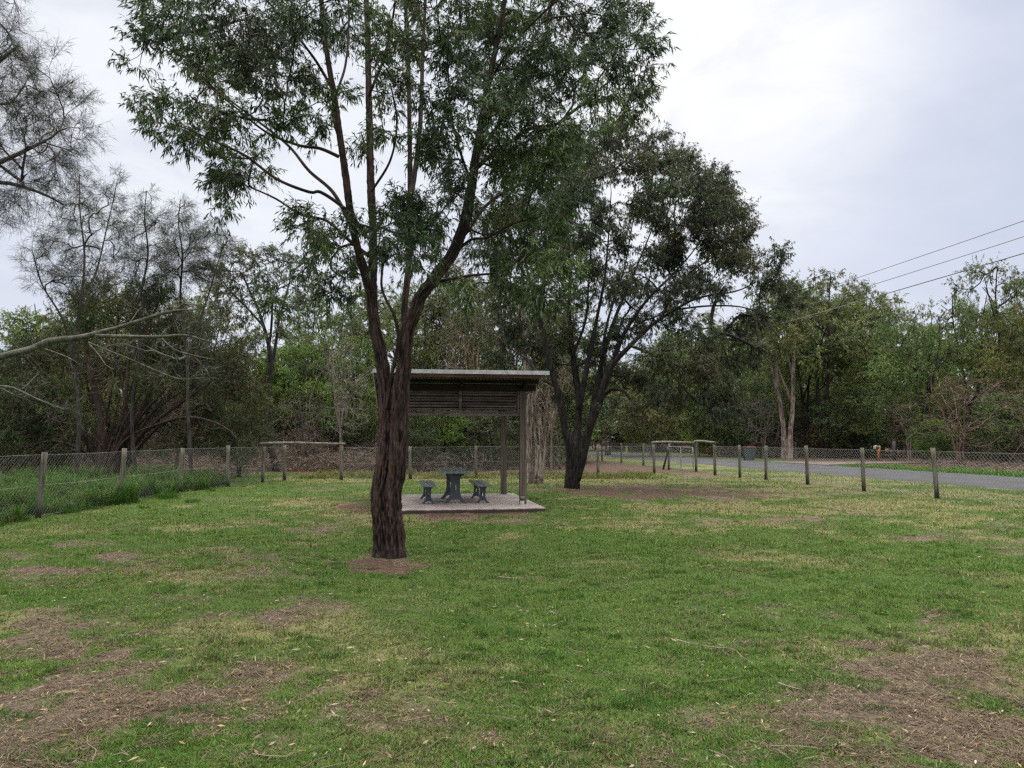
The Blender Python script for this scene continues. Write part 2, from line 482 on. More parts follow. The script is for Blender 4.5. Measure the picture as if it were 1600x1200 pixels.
def maps(X, Y):
    X = np.asarray(X, float); Y = np.asarray(Y, float)
    Ys = np.maximum(Y, 1.2)
    px, py = proj(X, Ys)
    wx = (fbm(X * 1.3, Y * 1.3, seed=5, o=4) - 0.5)
    wy = (fbm(X * 1.3 + 40, Y * 1.3, seed=9, o=4) - 0.5)
    fine = fbm(X * 3.1, Y * 3.1, seed=31, o=4) - 0.5
    fine2 = fbm(X * 3.1 + 50, Y * 3.1, seed=33, o=4) - 0.5
    def acc(lst):
        s = np.zeros_like(X)
        for (a, b, rx, ry, k) in lst:
            q = ((px - a) / rx + 2.2 * wx + 1.6 * fine) ** 2 + ((py - b) / ry + 2.2 * wy + 1.6 * fine2) ** 2
            s = np.maximum(s, k * (1 - sstep(0.1, 2.2, q)))
        return s
    base = fbm(X * 0.55, Y * 0.55, seed=3, o=5)
    base2 = fbm(X * 0.9, Y * 0.9, seed=77, o=5)
    dirt = acc(PATCH)
    dirt = dirt * (0.66 + 1.5 * wx) + fine * (0.7 + 0.8 * dirt) + sstep(0.55, 0.75, base) * 0.45
    dry = acc(DRYP) * (0.9 + wy) + (base2 - 0.5) * 2.0 + 0.03 + fine * 0.5
    litter = np.zeros_like(X)
    left_out = X < LF - 6.5 + 2.5 * (fbm(Y * 0.3, X * 0.3, seed=8) - 0.5)
    edge = 34.5 + 4 * (fbm(X * 0.25, Y * 0.1, seed=12) - 0.5)
    rn = road_near(Y)
    back = (Y > edge) & (X < rn - 4.5 + 2 * wx)
    rs = X > rn + ROAD_W + 2.2 + 1.2 * wy + 0.02 * Y
    litter = np.where(left_out | back | rs, 1.0, 0.0)
    for (a, b, rx, ry, k) in ((603, 884, 62, 9, 1.0), (985, 767, 95, 7, 1.0), (1090, 773, 120, 5, .8), (570, 797, 26, 8, .9), (740, 803, 100, 3.5, .7)):
        q = ((px - a) / rx + 3.0 * wx + 3.0 * fine) ** 2 + ((py - b) / ry + 3.0 * wy + 3.0 * fine2) ** 2
        litter = np.maximum(litter, np.clip((k + fine * 2.2) * (1 - sstep(0.0, 3.0, q)), 0, 1))
    outl = (X < LF + 0.2) & (~left_out)
    dirt = np.where(outl, 0.15, dirt); dry = np.where(outl, 0.1, dry)
    verge = (X > rn - 4.2) & (X < rn) & (Y > 12)
    dry = np.where(verge, 0.5 + 0.7 * fine + (base2 - 0.5) * 1.4, dry)
    verge2 = (X > rn + ROAD_W) & ~rs
    dry = np.where(verge2, 0.05, dry); dirt = np.where(verge2, 0.1 + fine, dirt)
    return dirt, dry, litter

def axis(segs):
    out = []
    for a, b, s in segs:
        out.append(np.arange(a, b, s))
    return np.concatenate(out + [[segs[-1][1]]])
gx = axis([(-600, -100, 100), (-100, -34, 6), (-34, -12, 0.4), (-12, 12, 0.12), (12, 34, 0.4), (34, 100, 6), (100, 600, 100)])
gy = axis([(-60, 0, 5), (0, 3, 0.5), (3, 20, 0.12), (20, 60, 0.3), (60, 120, 4), (120, 900, 120)])
XX, YY = np.meshgrid(gx, gy)
dI, dR, lI = maps(XX.ravel(), YY.ravel())
ZZ = (fbm(XX * 0.8, YY * 0.8, seed=21, o=3) - 0.5) * 0.05 + (fbm(XX * 4, YY * 4, seed=22, o=2) - 0.5) * 0.018
rn = road_near(YY)
flat = sstep(-0.8, -0.2, XX - rn) * (1 - sstep(ROAD_W + 0.2, ROAD_W + 0.8, XX - rn))
ZZ = ZZ * (1 - flat) - 0.03 * flat
mound = sstep(ROAD_W + 5, ROAD_W + 9, XX - rn) * (1 - sstep(26, 60, XX - rn)) * sstep(18, 24, YY) * (1 - sstep(38, 44, YY)) * 0.4
_c, _s = math.cos(math.atan(.155)), math.sin(math.atan(.155))
_u = (XX - .70) * _c + (YY - 16.25) * _s; _v = -(XX - .70) * _s + (YY - 16.25) * _c
_d = np.hypot(np.maximum(0, np.maximum(-3.58 - _u, _u)), np.maximum(0, np.maximum(-_v, _v - 4.3)))
ZZ = ZZ * sstep(0.0, .5, _d) + 0.045 * (1 - sstep(0.05, .9, _d)) * (_d > 0.03) * (0.6 + .8 * fbm(XX * 3, YY * 3, seed=2, o=2))
bank = sstep(37.0, 41, YY) * (1 - sstep(60, 90, YY)) * (1 - sstep(-8, -3, XX)) * 0.7
ZZ = ZZ + mound + bank
nx, ny = len(gx), len(gy)
ii = (np.arange(ny - 1)[:, None] * nx + np.arange(nx - 1)[None, :]).ravel()
A = Acc(); A.add(np.stack([XX.ravel(), YY.ravel(), ZZ.ravel()], -1), np.stack([ii, ii + 1, ii + nx + 1, ii + nx], -1), smooth=True)
gnd = A.build('ground', MAT['ground'], col=False)
tag(gnd, kind='structure')
for nm, arr in (('dirt', dI), ('dry', dR), ('litter', lI)):
    at = gnd.data.attributes.new(nm, 'FLOAT', 'POINT'); at.data.foreach_set('value', arr.astype(np.float32))

def ground_z(x, y):
    x = np.asarray(x, float); y = np.asarray(y, float)
    i = np.clip(np.searchsorted(gx, x) - 1, 0, nx - 2); j = np.clip(np.searchsorted(gy, y) - 1, 0, ny - 2)
    fx = (x - gx[i]) / (gx[i + 1] - gx[i]); fy = (y - gy[j]) / (gy[j + 1] - gy[j])
    return (ZZ[j, i] * (1 - fx) + ZZ[j, i + 1] * fx) * (1 - fy) + (ZZ[j + 1, i] * (1 - fx) + ZZ[j + 1, i + 1] * fx) * fy

# road: a cambered strip with ragged edges
A = Acc()
ys = np.arange(-10, 125, 0.5)
for k, w in enumerate((0, 1, 2, 3)):
    pass
cols_ = np.array([0, 0.12, 1.5, 3.05, 4.6, 5.98, ROAD_W])
zc = np.array([-0.05, 0.012, 0.045, 0.06, 0.045, 0.012, -0.05])
rx = road_near(ys)[:, None] + cols_[None, :]
jit = (fbm(ys * 1.7, ys * 0, seed=51, o=4) - 0.5) * 0.6
jit2 = (fbm(ys * 1.7, ys * 0 + 9, seed=52, o=4) - 0.5) * 0.7
rx[:, 0] += jit; rx[:, 1] += jit; rx[:, -1] += jit2; rx[:, -2] += jit2
v = np.stack([rx, np.repeat(ys[:, None], 7, 1), np.repeat(zc[None, :], len(ys), 0)], -1).reshape(-1, 3)
ii = (np.arange(len(ys) - 1)[:, None] * 7 + np.arange(6)[None, :]).ravel()
A.add(v, np.stack([ii, ii + 1, ii + 8, ii + 7], -1), smooth=True)
tag(A.build('road', MAT['asphalt'], col=False), kind='structure')
# gravel driveway on the far side of the road
A = Acc()
dy0 = 47.0
g = []
for t in np.linspace(0, 1, 12):
    x = road_near(dy0) + ROAD_W - 0.1 + t * 11
    hw = 1.5 + 1.6 * (1 - t) ** 3
    for s in (-1, -0.3, 0.3, 1):
        yy = dy0 + s * hw + t * 1.5
        xx = x + (road_near(yy) - road_near(dy0)) * (1 - t)
        g.append((xx, yy, float(max(ground_z(xx, yy), 0)) + 0.03 + 0.02 * t))
ii = (np.arange(11)[:, None] * 4 + np.arange(3)[None, :]).ravel()
A.add(g, np.stack([ii, ii + 4, ii + 5, ii + 1], -1), smooth=True)
tag(A.build('driveway', MAT['gravel'], col=False), kind='structure')

# ------------------------------------------------------------------ tree machinery
def resample(pts, rad, step):
    pts = np.asarray(pts, float); rad = np.asarray(rad, float)
    # Catmull-Rom through the points
    n = len(pts)
    ext = np.concatenate([[2 * pts[0] - pts[1]], pts, [2 * pts[-1] - pts[-2]]])
    op, orr = [], []
    for i in range(n - 1):
        p0, p1, p2, p3 = ext[i:i + 4]
        k = max(2, int(np.linalg.norm(p2 - p1) / step) + 1)
        t = np.linspace(0, 1, k, endpoint=False)[:, None]
        op.append(0.5 * ((2 * p1) + (-p0 + p2) * t + (2 * p0 - 5 * p1 + 4 * p2 - p3) * t ** 2 + (-p0 + 3 * p1 - 3 * p2 + p3) * t ** 3))
        orr.append(rad[i] + (rad[i + 1] - rad[i]) * t[:, 0])
    op.append(pts[-1:]); orr.append(rad[-1:])
    return np.concatenate(op), np.concatenate(orr)

def grow(limbs, tips, rng, tip_r=0.006, step=0.22, expo=0.42, up=0.25, curl=0.12, keep=0.22):
    """limbs: list of (pts, radii).  tips: attractor points.  returns branch chains [(pts, radii)], tip directions"""
    cap = sum(len(p) for p, r in limbs) + 40 * len(tips) + 10
    pos = np.zeros((cap, 3)); dr = np.zeros((cap, 3)); par = np.full(cap, -1); fixed = np.zeros(cap, bool); cnt = np.zeros(cap)
    frad = np.zeros(cap)
    n = 0
    for p, r in limbs:
        p, r = resample(p, r, step * 1.2)
        t = unit(np.gradient(p, axis=0))
        m = len(p)
        pos[n:n + m] = p; dr[n:n + m] = t; fixed[n:n + m] = True; frad[n:n + m] = r
        par[n:n + m] = np.arange(n - 1, n + m - 1); par[n] = -1
        n += m
    nf = n
    start_ok = np.ones(cap, bool)
    zmin = np.percentile(pos[:nf, 2], 12)
    base = limbs[0][0][0]
    start_ok[:nf] = np.linalg.norm(pos[:nf] - base, axis=1) > keep * np.linalg.norm(np.asarray(tips) - base, axis=1).min()
    tips = np.asarray(tips, float)
    d0 = np.min(np.linalg.norm(tips[:, None, :] - pos[None, :nf:3, :], axis=2), axis=1)
    order = np.argsort(d0)
    chains, tdir = [], np.zeros_like(tips)
    for ti in order:
        tp = tips[ti]
        dv = tp - pos[:n]
        d = np.linalg.norm(dv, axis=1) + 1e-6
        al = np.sum(dv * dr[:n], axis=1) / d
        cost = d * (1.0 + 0.9 * (0.75 - al)) + np.where(start_ok[:n], 0, 50) + 0.25 * np.maximum(0, pos[:n, 2] - tp[2])
        j = int(np.argmin(cost))
        L = d[j]
        k = max(2, int(L / step) + 1)
        t = np.linspace(0, 1, k + 1)[1:, None]
        p0 = pos[j]; c1 = p0 + dr[j] * L * 0.4 + np.array([0, 0, up * L * 0.3])
        q = (1 - t) ** 2 * p0 + 2 * (1 - t) * t * c1 + t ** 2 * tp
        q[:-1] += rng.normal(0, curl * L / k * 0.5, (k - 1, 3)) if k > 1 else 0
        if n + k >= cap: break
        pos[n:n + k] = q
        full = np.concatenate([[p0], q])
        tt = unit(np.diff(full, axis=0))
        dr[n:n + k] = tt
        par[n] = j; par[n + 1:n + k] = np.arange(n, n + k - 1)
        tdir[ti] = tt[-1]
        chains.append((j, n, k))
        n += k
    # pipe model
    for (j, s, k) in chains: cnt[s + k - 1] += 1
    c2 = cnt[:n].copy()
    for i in range(n - 1, -1, -1):
        if par[i] >= 0: c2[par[i]] += c2[i]
    rad = tip_r * np.maximum(c2, 1) ** expo
    out = []
    for (j, s, k) in chains:
        idx = np.arange(s, s + k)
        r0 = min(rad[s] * 1.1, (frad[j] if j < nf else rad[j]) * 0.9)
        out.append((np.concatenate([pos[j:j + 1], pos[idx]]), np.minimum(np.concatenate([[r0], rad[idx]]), r0)))
    return out, tdir

def sides_for(r):
    return 12 if r > 0.09 else 8 if r > 0.035 else 5 if r > 0.014 else 3

def leaf_quads(A, base, dr, L, W, col, rng, bend=0.15):
    n = len(base)
    sd_ = unit(np.cross(dr, rng.normal(size=(n, 3))))
    L = L[:, None]; W = W[:, None]
    v0 = base; mid = base + dr * L * 0.42
    v2 = base + dr * L + np.array([0, 0, -1.0]) * L * bend
    v = np.stack([v0, mid + sd_ * W * 0.5, v2, mid - sd_ * W * 0.5], 1).reshape(-1, 3)
    f = np.arange(4 * n).reshape(n, 4)
    A.add(v, f, np.repeat(col, 4, 0))

def sprays(W_, L_, tips, tdir, rng, ntw=5, tlen=0.35, nleaf=10, L=0.11, W=0.02, droop=0.8, spread=0.9, cols=((0.03, 0.05, 0.02),), tipcol=None, twigs=True,
           clumpid=None, outw=0.6, gravity=-1.0, twc=None):
    n = len(tips)
    k = n * ntw
    o = np.repeat(tips, ntw, 0)
    od = np.repeat(tdir, ntw, 0)
    d = unit(od * outw + rng.normal(size=(k, 3)) * spread * 0.6 + np.array([0, 0, 0.12]))
    tl = tlen * rng.uniform(0.5, 1.3, k)
    if twigs:
        sdv = unit(np.cross(d, rng.normal(size=(k, 3)))) * 0.0028
        e = o + d * tl[:, None]
        v = np.stack([o - sdv, o + sdv, e + sdv * 0.4, e - sdv * 0.4], 1).reshape(-1, 3)
        W_.add(v, np.arange(4 * k).reshape(k, 4), np.array([0.6, 0.6, 0.6]) if twc is None else np.array(twc))
    m = k * nleaf
    t = rng.uniform(0.12, 1.05, m)
    bo = np.repeat(o, nleaf, 0) + np.repeat(d * tl[:, None], nleaf, 0) * t[:, None]
    ld = unit(np.repeat(d, nleaf, 0) * 0.55 + rng.normal(size=(m, 3)) * 0.45 + np.array([0, 0, gravity * droop]))
    cols = np.array(cols, float)
    if clumpid is None: clumpid = np.zeros(n, int)
    crng = np.random.default_rng(7)
    ctab = cols[crng.integers(0, len(cols), 4000)] * crng.lognormal(0, 0.13, (4000, 1)) * crng.normal(1, 0.05, (4000, 3))
    cc = np.repeat(ctab[clumpid % 4000], ntw * nleaf, 0)
    cc = cc * rng.lognormal(0, 0.38, (m, 1)) * rng.normal(1, 0.08, (m, 3)).clip(.6, 1.5)
    if tipcol is not None:
        z = np.repeat((rng.random(k) < tipcol[1]), nleaf)
        cc[z] = np.array(tipcol[0]) * rng.lognormal(0, 0.25, (z.sum(), 1))
    leaf_quads(L_, bo, ld, L * rng.uniform(0.6, 1.25, m), W * rng.uniform(0.7, 1.3, m), cc, rng)

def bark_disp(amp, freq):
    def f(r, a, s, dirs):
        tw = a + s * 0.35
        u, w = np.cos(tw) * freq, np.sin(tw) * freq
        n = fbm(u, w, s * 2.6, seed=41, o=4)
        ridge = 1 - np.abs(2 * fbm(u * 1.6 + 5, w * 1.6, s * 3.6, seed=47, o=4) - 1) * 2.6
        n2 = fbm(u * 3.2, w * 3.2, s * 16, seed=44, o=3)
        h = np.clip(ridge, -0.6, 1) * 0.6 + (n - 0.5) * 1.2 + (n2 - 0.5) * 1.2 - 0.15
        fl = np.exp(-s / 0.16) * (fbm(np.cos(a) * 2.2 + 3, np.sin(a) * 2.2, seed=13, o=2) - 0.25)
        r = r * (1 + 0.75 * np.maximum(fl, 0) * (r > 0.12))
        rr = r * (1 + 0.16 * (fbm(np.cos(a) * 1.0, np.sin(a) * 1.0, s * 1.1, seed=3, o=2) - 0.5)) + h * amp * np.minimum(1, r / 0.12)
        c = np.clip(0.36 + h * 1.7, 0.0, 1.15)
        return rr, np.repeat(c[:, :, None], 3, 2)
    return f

def draw_limbs(W_, limbs, hero=False):
    for p, r in limbs:
        rm = max(r)
        if hero:
            p, r = resample(p, r, 0.022 if rm > 0.06 else 0.05)
            s = 72 if rm > 0.1 else 40 if rm > 0.06 else 14
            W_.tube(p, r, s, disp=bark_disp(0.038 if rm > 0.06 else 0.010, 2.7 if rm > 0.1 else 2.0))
        else:
            p, r = resample(p, r, 0.18)
            j = fbm(p[:, 0] * 3, p[:, 1] * 3, p[:, 2] * 3, seed=6, o=2) - 0.5
            W_.tube(p, np.asarray(r) * (1 + 0.25 * j), sides_for(rm))

def draw_chains(W_, chains, c=(0.55, 0.55, 0.55)):
    for p, r in chains:
        W_.tube(p, r, sides_for(r[0]), c=c, cap=False)

def clump_points(centres, radii, per, rng, flat=0.75):
    pts, ids = [], []
    for i, (c, r) in enumerate(zip(centres, radii)):
        n = max(2, int(per * (r / np.mean(radii)) ** 1.6))
        u = unit(rng.normal(size=(n, 3))) * (rng.random((n, 1)) ** 0.45)
        u[:, 2] = u[:, 2] * flat + 0.05
        pts.append(np.asarray(c) + u * r); ids.append(np.full(n, i))
    return np.concatenate(pts), np.concatenate(ids)

# ------------------------------------------------------------------ the large dark-barked gum in the foreground
LEAFC = [(0.050, 0.078, 0.028), (0.064, 0.096, 0.032), (0.042, 0.066, 0.030), (0.080, 0.112, 0.036), (0.054, 0.078, 0.040)]
TY = 10.5
K = TY / F_PX
def L2(pts, Y0=TY, dy=0.0, k=None):
    """(px, py, r_px) list -> points and radii at depth Y0, drifting by dy towards the end"""
    kk = Y0 / F_PX
    n = len(pts)
    P_, R_ = [], []
    for i, (a, b, r) in enumerate(pts):
        Y = Y0 + dy * (i / max(1, n - 1))
        P_.append(P(a, b, Y)); R_.append(r * Y / F_PX)
    return np.array(P_), np.array(R_)

def trunk_limb(a, dc, dr, *k):
    return L2([(x + dc * min(1, max(0, (y - 560) / 80)), y, r_ - dr * min(1, max(0, (y - 560) / 80))) for x, y, r_ in a], *k)
limbs = []
limbs.append(trunk_limb([(600, 876, 19), (599, 860, 16), (596, 820, 15), (594, 795, 15), (593, 767, 14.5), (598, 738, 14.5), (604, 696, 14), (605, 653, 13.5), (602, 610, 11.5), (598, 575, 11), (592, 540, 10.5), (586, 513, 9.5), (582, 480, 9), (580, 455, 9)], -0.6, 0.2, TY + .03, 0.05))
limbs.append(trunk_limb([(616, 876, 19), (616, 860, 17), (616, 820, 15.5), (615, 795, 15), (614, 767, 15.5), (619, 738, 16), (622, 696, 16), (624, 653, 15.5), (626, 605, 15), (632, 570, 11), (633, 540, 11), (637, 515, 11.5), (649, 487, 10.5), (656, 466, 10), (672, 443, 10), (690, 420, 10), (708, 395, 9.5), (722, 360, 9), (731, 325, 8.5), (738, 285, 7.5), (745, 235, 6.5), (754, 180, 5.5), (765, 120, 4.5), (780, 50, 4), (795, -40, 3)], 0.9, 0.7, TY - .05, -0.2))
# upper stems
limbs.append(L2([(580, 460, 8.5), (582, 420, 7.5), (583, 370, 7), (580, 300, 6.5), (577, 187, 5.5), (575, 75, 5), (571, -30, 4), (565, -160, 3), (560, -280, 2)], TY + .1, 0.5))
limbs.append(L2([(580, 462, 8), (571, 430, 7.5), (558, 385, 6.5), (548, 337, 6.2), (541, 280, 6), (533, 225, 5.5), (522, 150, 5), (507, 56, 4.2), (498, -40, 3.5), (480, -160, 2.5)], TY + .1, -0.7))
limbs.append(L2([(634, 520, 6.5), (632, 483, 6), (636, 440, 6), (639, 412, 6), (641, 350, 5.5), (641, 300, 5), (640, 206, 4), (637, 75, 3.4), (630, -60, 2.5)], TY + .1, 1.3))
limbs.append(L2([(641, 310, 4.5), (648, 270, 4.5), (657, 187, 4), (661, 75, 3.2), (668, -60, 2.4), (675, -160, 2)], TY + .5, 1.0))
limbs.append(L2([(604, 640, 3.4), (611, 590, 3), (618, 560, 3), (622, 520, 3), (615, 490, 2.6), (604, 470, 2.5), (596, 445, 2.2), (600, 400, 2)], TY - .12, -0.3))
# left branches
limbs.append(L2([(573, 372, 3.5), (552, 340, 3.5), (530, 319, 3.2), (500, 300, 3), (483, 300, 2.8), (433, 280, 2.6), (383, 243, 2.2), (340, 223, 1.6), (290, 200, 1.2)], TY + .15, -1.2))
limbs.append(L2([(545, 345, 3.8), (520, 300, 3.2), (483, 267, 2.8), (450, 227, 2.4), (400, 187, 2), (350, 150, 1.5), (300, 110, 1)], TY, 1.0))
limbs.append(L2([(530, 245, 3.2), (500, 232, 2.8), (467, 227, 2.4), (417, 207, 2), (367, 167, 1.6), (310, 120, 1.2), (260, 60, 0.9)], TY, -0.6))
limbs.append(L2([(576, 400, 3.2), (545, 375, 3), (510, 345, 2.6), (470, 335, 2.2), (430, 310, 1.8), (385, 290, 1.2)], TY, 0.8))
limbs.append(L2([(520, 140, 2.6), (490, 90, 2.4), (450, 40, 2), (400, -20, 1.6), (350, -80, 1)], TY, -1.2))
limbs.append(L2([(576, 150, 2.6), (600, 90, 2.4), (615, 20, 2), (625, -60, 1.6)], TY, -1.2))
limbs.append(L2([(534, 230, 2.8), (520, 170, 2.4), (540, 100, 2.2), (545, 20, 1.8), (540, -60, 1.2)], TY, 1.2))
# right branches
limbs.append(L2([(745, 262, 4), (765, 244, 3.8), (800, 220, 3.6), (826, 202, 3.6), (867, 195, 3.2), (890, 178, 2.8), (912, 161, 2.4), (942, 135, 2), (970, 115, 1.4)], TY + .1, -0.9))
limbs.append(L2([(727, 365, 3.6), (745, 340, 3.2), (762, 319, 3), (796, 296, 2.8), (830, 285, 2.4), (875, 277, 1.8), (900, 290, 1.2)], TY, 0.9))
limbs.append(L2([(706, 400, 3), (735, 375, 2.6), (762, 371, 2.4), (800, 350, 2), (840, 340, 1.4)], TY, -1.0))
limbs.append(L2([(682, 440, 3), (705, 436, 2.6), (732, 431, 2.3), (785, 424, 1.9), (815, 402, 1.5), (845, 388, 1.1)], TY, -0.7))
limbs.append(L2([(743, 250, 3), (780, 190, 2.8), (800, 130, 2.4), (830, 70, 2), (860, 0, 1.6), (880, -80, 1)], TY, 1.0))
limbs.append(L2([(738, 290, 2.6), (720, 240, 2.4), (705, 180, 2), (700, 110, 1.6), (700, 40, 1.2)], TY, -1.2))
limbs.append(L2([(768, 120, 2.2), (810, 60, 2), (860, 10, 1.6), (920, -40, 1.2)], TY, -1.0))
limbs.append(L2([(580, 300, 2.2), (610, 250, 2), (620, 190, 1.8), (610, 130, 1.2)], TY, -0.9))

CL = """260,30,55 245,-25,55 300,80,55 330,20,55 385,60,55 340,120,55 400,120,55 255,185,38 228,168,24 295,205,45 350,190,48 430,70,55
465,130,48 420,180,45 480,40,48 345,275,36 375,292,36 352,325,20 405,255,26 500,200,28 540,60,34 520,150,26 480,350,36 520,372,40 492,385,24
440,478,26 430,445,16 520,455,36 555,420,32 480,420,20 620,338,52 645,370,48 600,382,38 682,362,42 655,320,36 610,60,42 625,140,42 602,205,28 645,60,42
690,80,58 700,150,58 662,232,38 712,222,56 742,60,64 782,120,66 800,40,66 842,100,66 762,182,58 822,170,58 862,40,60 882,130,58 922,60,56
952,110,48 990,90,40 1000,150,36 962,20,46 1000,45,26 782,240,46 722,290,44 842,218,36 700,20,56 652,0,46 802,262,46 862,258,38 782,330,46
832,312,42 872,342,40 822,380,46 762,400,38 862,412,40 902,312,36 792,442,36 732,462,28 852,470,34 912,380,26 895,440,24 765,352,36
985,175,28 940,160,32 215,90,18 235,60,30 300,-70,60 360,-60,60 420,-60,55 480,-70,55 540,-90,55 600,-80,55 660,-90,60 720,-80,60 780,-80,60 850,-70,60
910,-60,55 960,-50,45 400,-150,60 470,-190,60 540,-230,60 620,-220,60 700,-210,60 780,-190,60 850,-150,55 560,-320,50 640,-320,50 350,240,26 300,170,26
570,230,24 590,110,24 560,20,30 520,0,34 700,440,20 870,200,30 905,215,20 560,350,22 660,410,30 450,20,44""".split()
rng = np.random.default_rng(11)
cen, rad_ = [], []
for t in CL:
    a, b, r = map(float, t.split(','))
    Yc = TY + rng.uniform(-1.7, 1.7)
    cen.append(P(a, b, Yc)); rad_.append(r * Yc / F_PX * 0.84)
tips, ids = clump_points(cen, rad_, 13, rng, 0.9)
ch, td = grow(limbs, tips, rng, tip_r=0.0042, step=0.16, expo=0.40)
W_, L_ = Acc(), Acc()
limbs = [(p_, r_ * np.where(r_ > .06, 0.86, 0.9)) for p_, r_ in limbs]
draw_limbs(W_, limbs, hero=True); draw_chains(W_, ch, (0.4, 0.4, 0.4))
sprays(W_, L_, tips, td, rng, ntw=7, tlen=0.27, nleaf=14, L=0.098, W=0.0175, droop=0.6, cols=LEAFC, tipcol=((0.075, 0.085, 0.035), 0.05), clumpid=ids)
base = P(607, 868, TY); base[2] = 0
big = empty('gum_tree', base)
tag(big, 'large dark gum tree with a furrowed twin trunk rising in front of the picnic shelter', 'tree')
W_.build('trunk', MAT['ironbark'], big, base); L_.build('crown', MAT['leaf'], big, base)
print('hero leaves', L_.n // 4)

# ------------------------------------------------------------------ second gum, multi-stemmed, beyond the shelter
T2 = 24.3
l2 = [L2([(894, 764, 13), (894, 745, 11.5), (894, 725, 10.5), (891, 700, 8), (883, 670, 6), (877, 640, 5.5), (871, 610, 5.2), (862, 580, 4.8), (852, 535, 4.2), (838, 480, 3.5), (825, 430, 2.6), (815, 380, 1.8)], T2, -1.5),
      L2([(896, 745, 10), (898, 715, 8.5), (901, 690, 7), (903, 660, 6.2), (905, 625, 6), (900, 590, 5.2), (894, 545, 4.4), (889, 480, 3.6), (890, 420, 3), (884, 350, 2.2), (880, 290, 1.4)], T2 + .1, 1.2),
      L2([(904, 640, 5), (911, 605, 4.4), (920, 560, 4), (932, 500, 3.2), (944, 440, 2.8), (950, 380, 2.2), (955, 300, 1.4)], T2, -1.0),
      L2([(898, 748, 10), (908, 720, 8), (914, 695, 7), (924, 660, 6.8), (935, 632, 6.4), (944, 602, 6), (955, 572, 5), (980, 545, 4), (1010, 515, 3.4), (1045, 490, 2.8), (1090, 466, 2.2), (1150, 455, 1.6), (1182, 440, 1)], T2 - .1, -1.2),
      L2([(925, 652, 5), (931, 610, 4.4), (942, 560, 4), (960, 500, 3.4), (985, 440, 2.8), (1010, 380, 2.2), (1038, 310, 1.4)], T2 + .1, 1.2),
      L2([(946, 598, 4.4), (960, 560, 4), (976, 520, 3.4), (1010, 470, 2.8), (1050, 430, 2.2), (1085, 390, 1.6), (1110, 350, 1)], T2, -1.4),
      L2([(930, 640, 3), (950, 612, 3), (972, 610, 2.6), (990, 630, 2.2), (1003, 642, 1.5), (1015, 665, .8)], T2, -1.5),
      L2([(985, 540, 2.6), (1030, 560, 2.2), (1062, 600, 1.8), (1100, 640, 1.2)], T2, -2.2),
      L2([(1060, 483, 2), (1110, 478, 1.8), (1160, 480, 1.4), (1200, 495, .9)], T2 - 1, -1),
      L2([(940, 560, 2.6), (950, 500, 2.4), (975, 420, 2), (990, 340, 1.4), (1000, 280, .9)], T2, 2.0),
      L2([(893, 560, 2.4), (915, 500, 2.2), (920, 430, 2), (925, 350, 1.6), (920, 270, 1)], T2, -2.0),
      L2([(870, 605, 2.4), (845, 590, 2), (820, 560, 1.6), (790, 540, 1)], T2, 1.5)]
CL2 = """900,225,40 960,215,36 1020,235,36 1070,258,34 1118,290,34 1148,330,30 1160,365,24 1145,405,28 1112,375,26 880,270,40 840,250,40 930,260,36 990,262,34 1050,290,28
1090,320,24 1075,430,32 1045,455,32 1060,500,36 1100,535,36 1132,570,32 1080,585,40 1030,560,36 1000,505,32 960,455,26 1115,640,32 1060,625,24 1130,610,30 1200,445,32
1212,402,20 1238,472,24 1190,498,26 1150,520,26 870,330,36 858,400,36 850,465,36 880,520,30 835,540,32 800,520,30 790,470,28 940,545,26 975,590,20 800,400,30 820,330,30
900,380,26 910,460,22 1015,400,18 935,330,22 1115,455,24 860,570,20 1085,350,20 780,560,20 1140,650,22 1000,450,22 960,520,24 1175,410,18 1010,600,22 905,300,30 1160,560,24
1130,330,22 1095,290,24 1100,600,24 1180,545,18 995,325,20 1035,345,18 1062,372,18 1015,300,22 972,365,18 1048,400,16 985,430,18 930,420,18 930,600,18 960,640,14 880,620,16 905,565,22 990,590,20 950,580,18 870,540,22 1000,640,16 1030,620,18""".split()
rng = np.random.default_rng(23)
cen, rad_ = [], []
for t in list(CL2):
    a, b, r = map(float, t.split(','))
    if b < 440 and a < 1170: CL2.append('%f,%f,%f' % (a + rng.uniform(-22, 16), b + rng.uniform(-4, 24), 24))
l2 = [(p_, r_ * np.clip(1.0 - 0.45 * (p_[:, 2] - 4.0) / 4.0, 0.5, 1.0)) for p_, r_ in l2]
for t in CL2:
    a, b, r = map(float, t.split(','))
    Yc = T2 + rng.uniform(-2.6, 2.8) * (0.5 if a > 1160 else 1)
    cen.append(P(a, b, Yc)); rad_.append(r * Yc / F_PX * 1.08)
tips, ids = clump_points(cen, rad_, 23, rng, 0.85)
ch, td = grow(l2, tips, rng, tip_r=0.006, step=0.25, expo=0.42, up=0.4)
W_, L_ = Acc(), Acc()
draw_limbs(W_, l2); draw_chains(W_, ch)
sprays(W_, L_, tips, td, rng, ntw=6, tlen=0.36, nleaf=13, L=0.12, W=0.028, droop=0.7, cols=[(0.052, 0.064, 0.034), (0.064, 0.078, 0.038), (0.048, 0.058, 0.036), (0.080, 0.086, 0.042)],
       tipcol=((0.08, 0.075, 0.035), 0.10), clumpid=ids)
base = P(894, 764, T2); base[2] = 0
t2 = empty('gum_tree', base)
tag(t2, 'broad domed gum tree with several black stems, right of the picnic shelter', 'tree')
W_.build('trunk', MAT['darkbark'], t2, base); L_.build('crown', MAT['leaf'], t2, base)

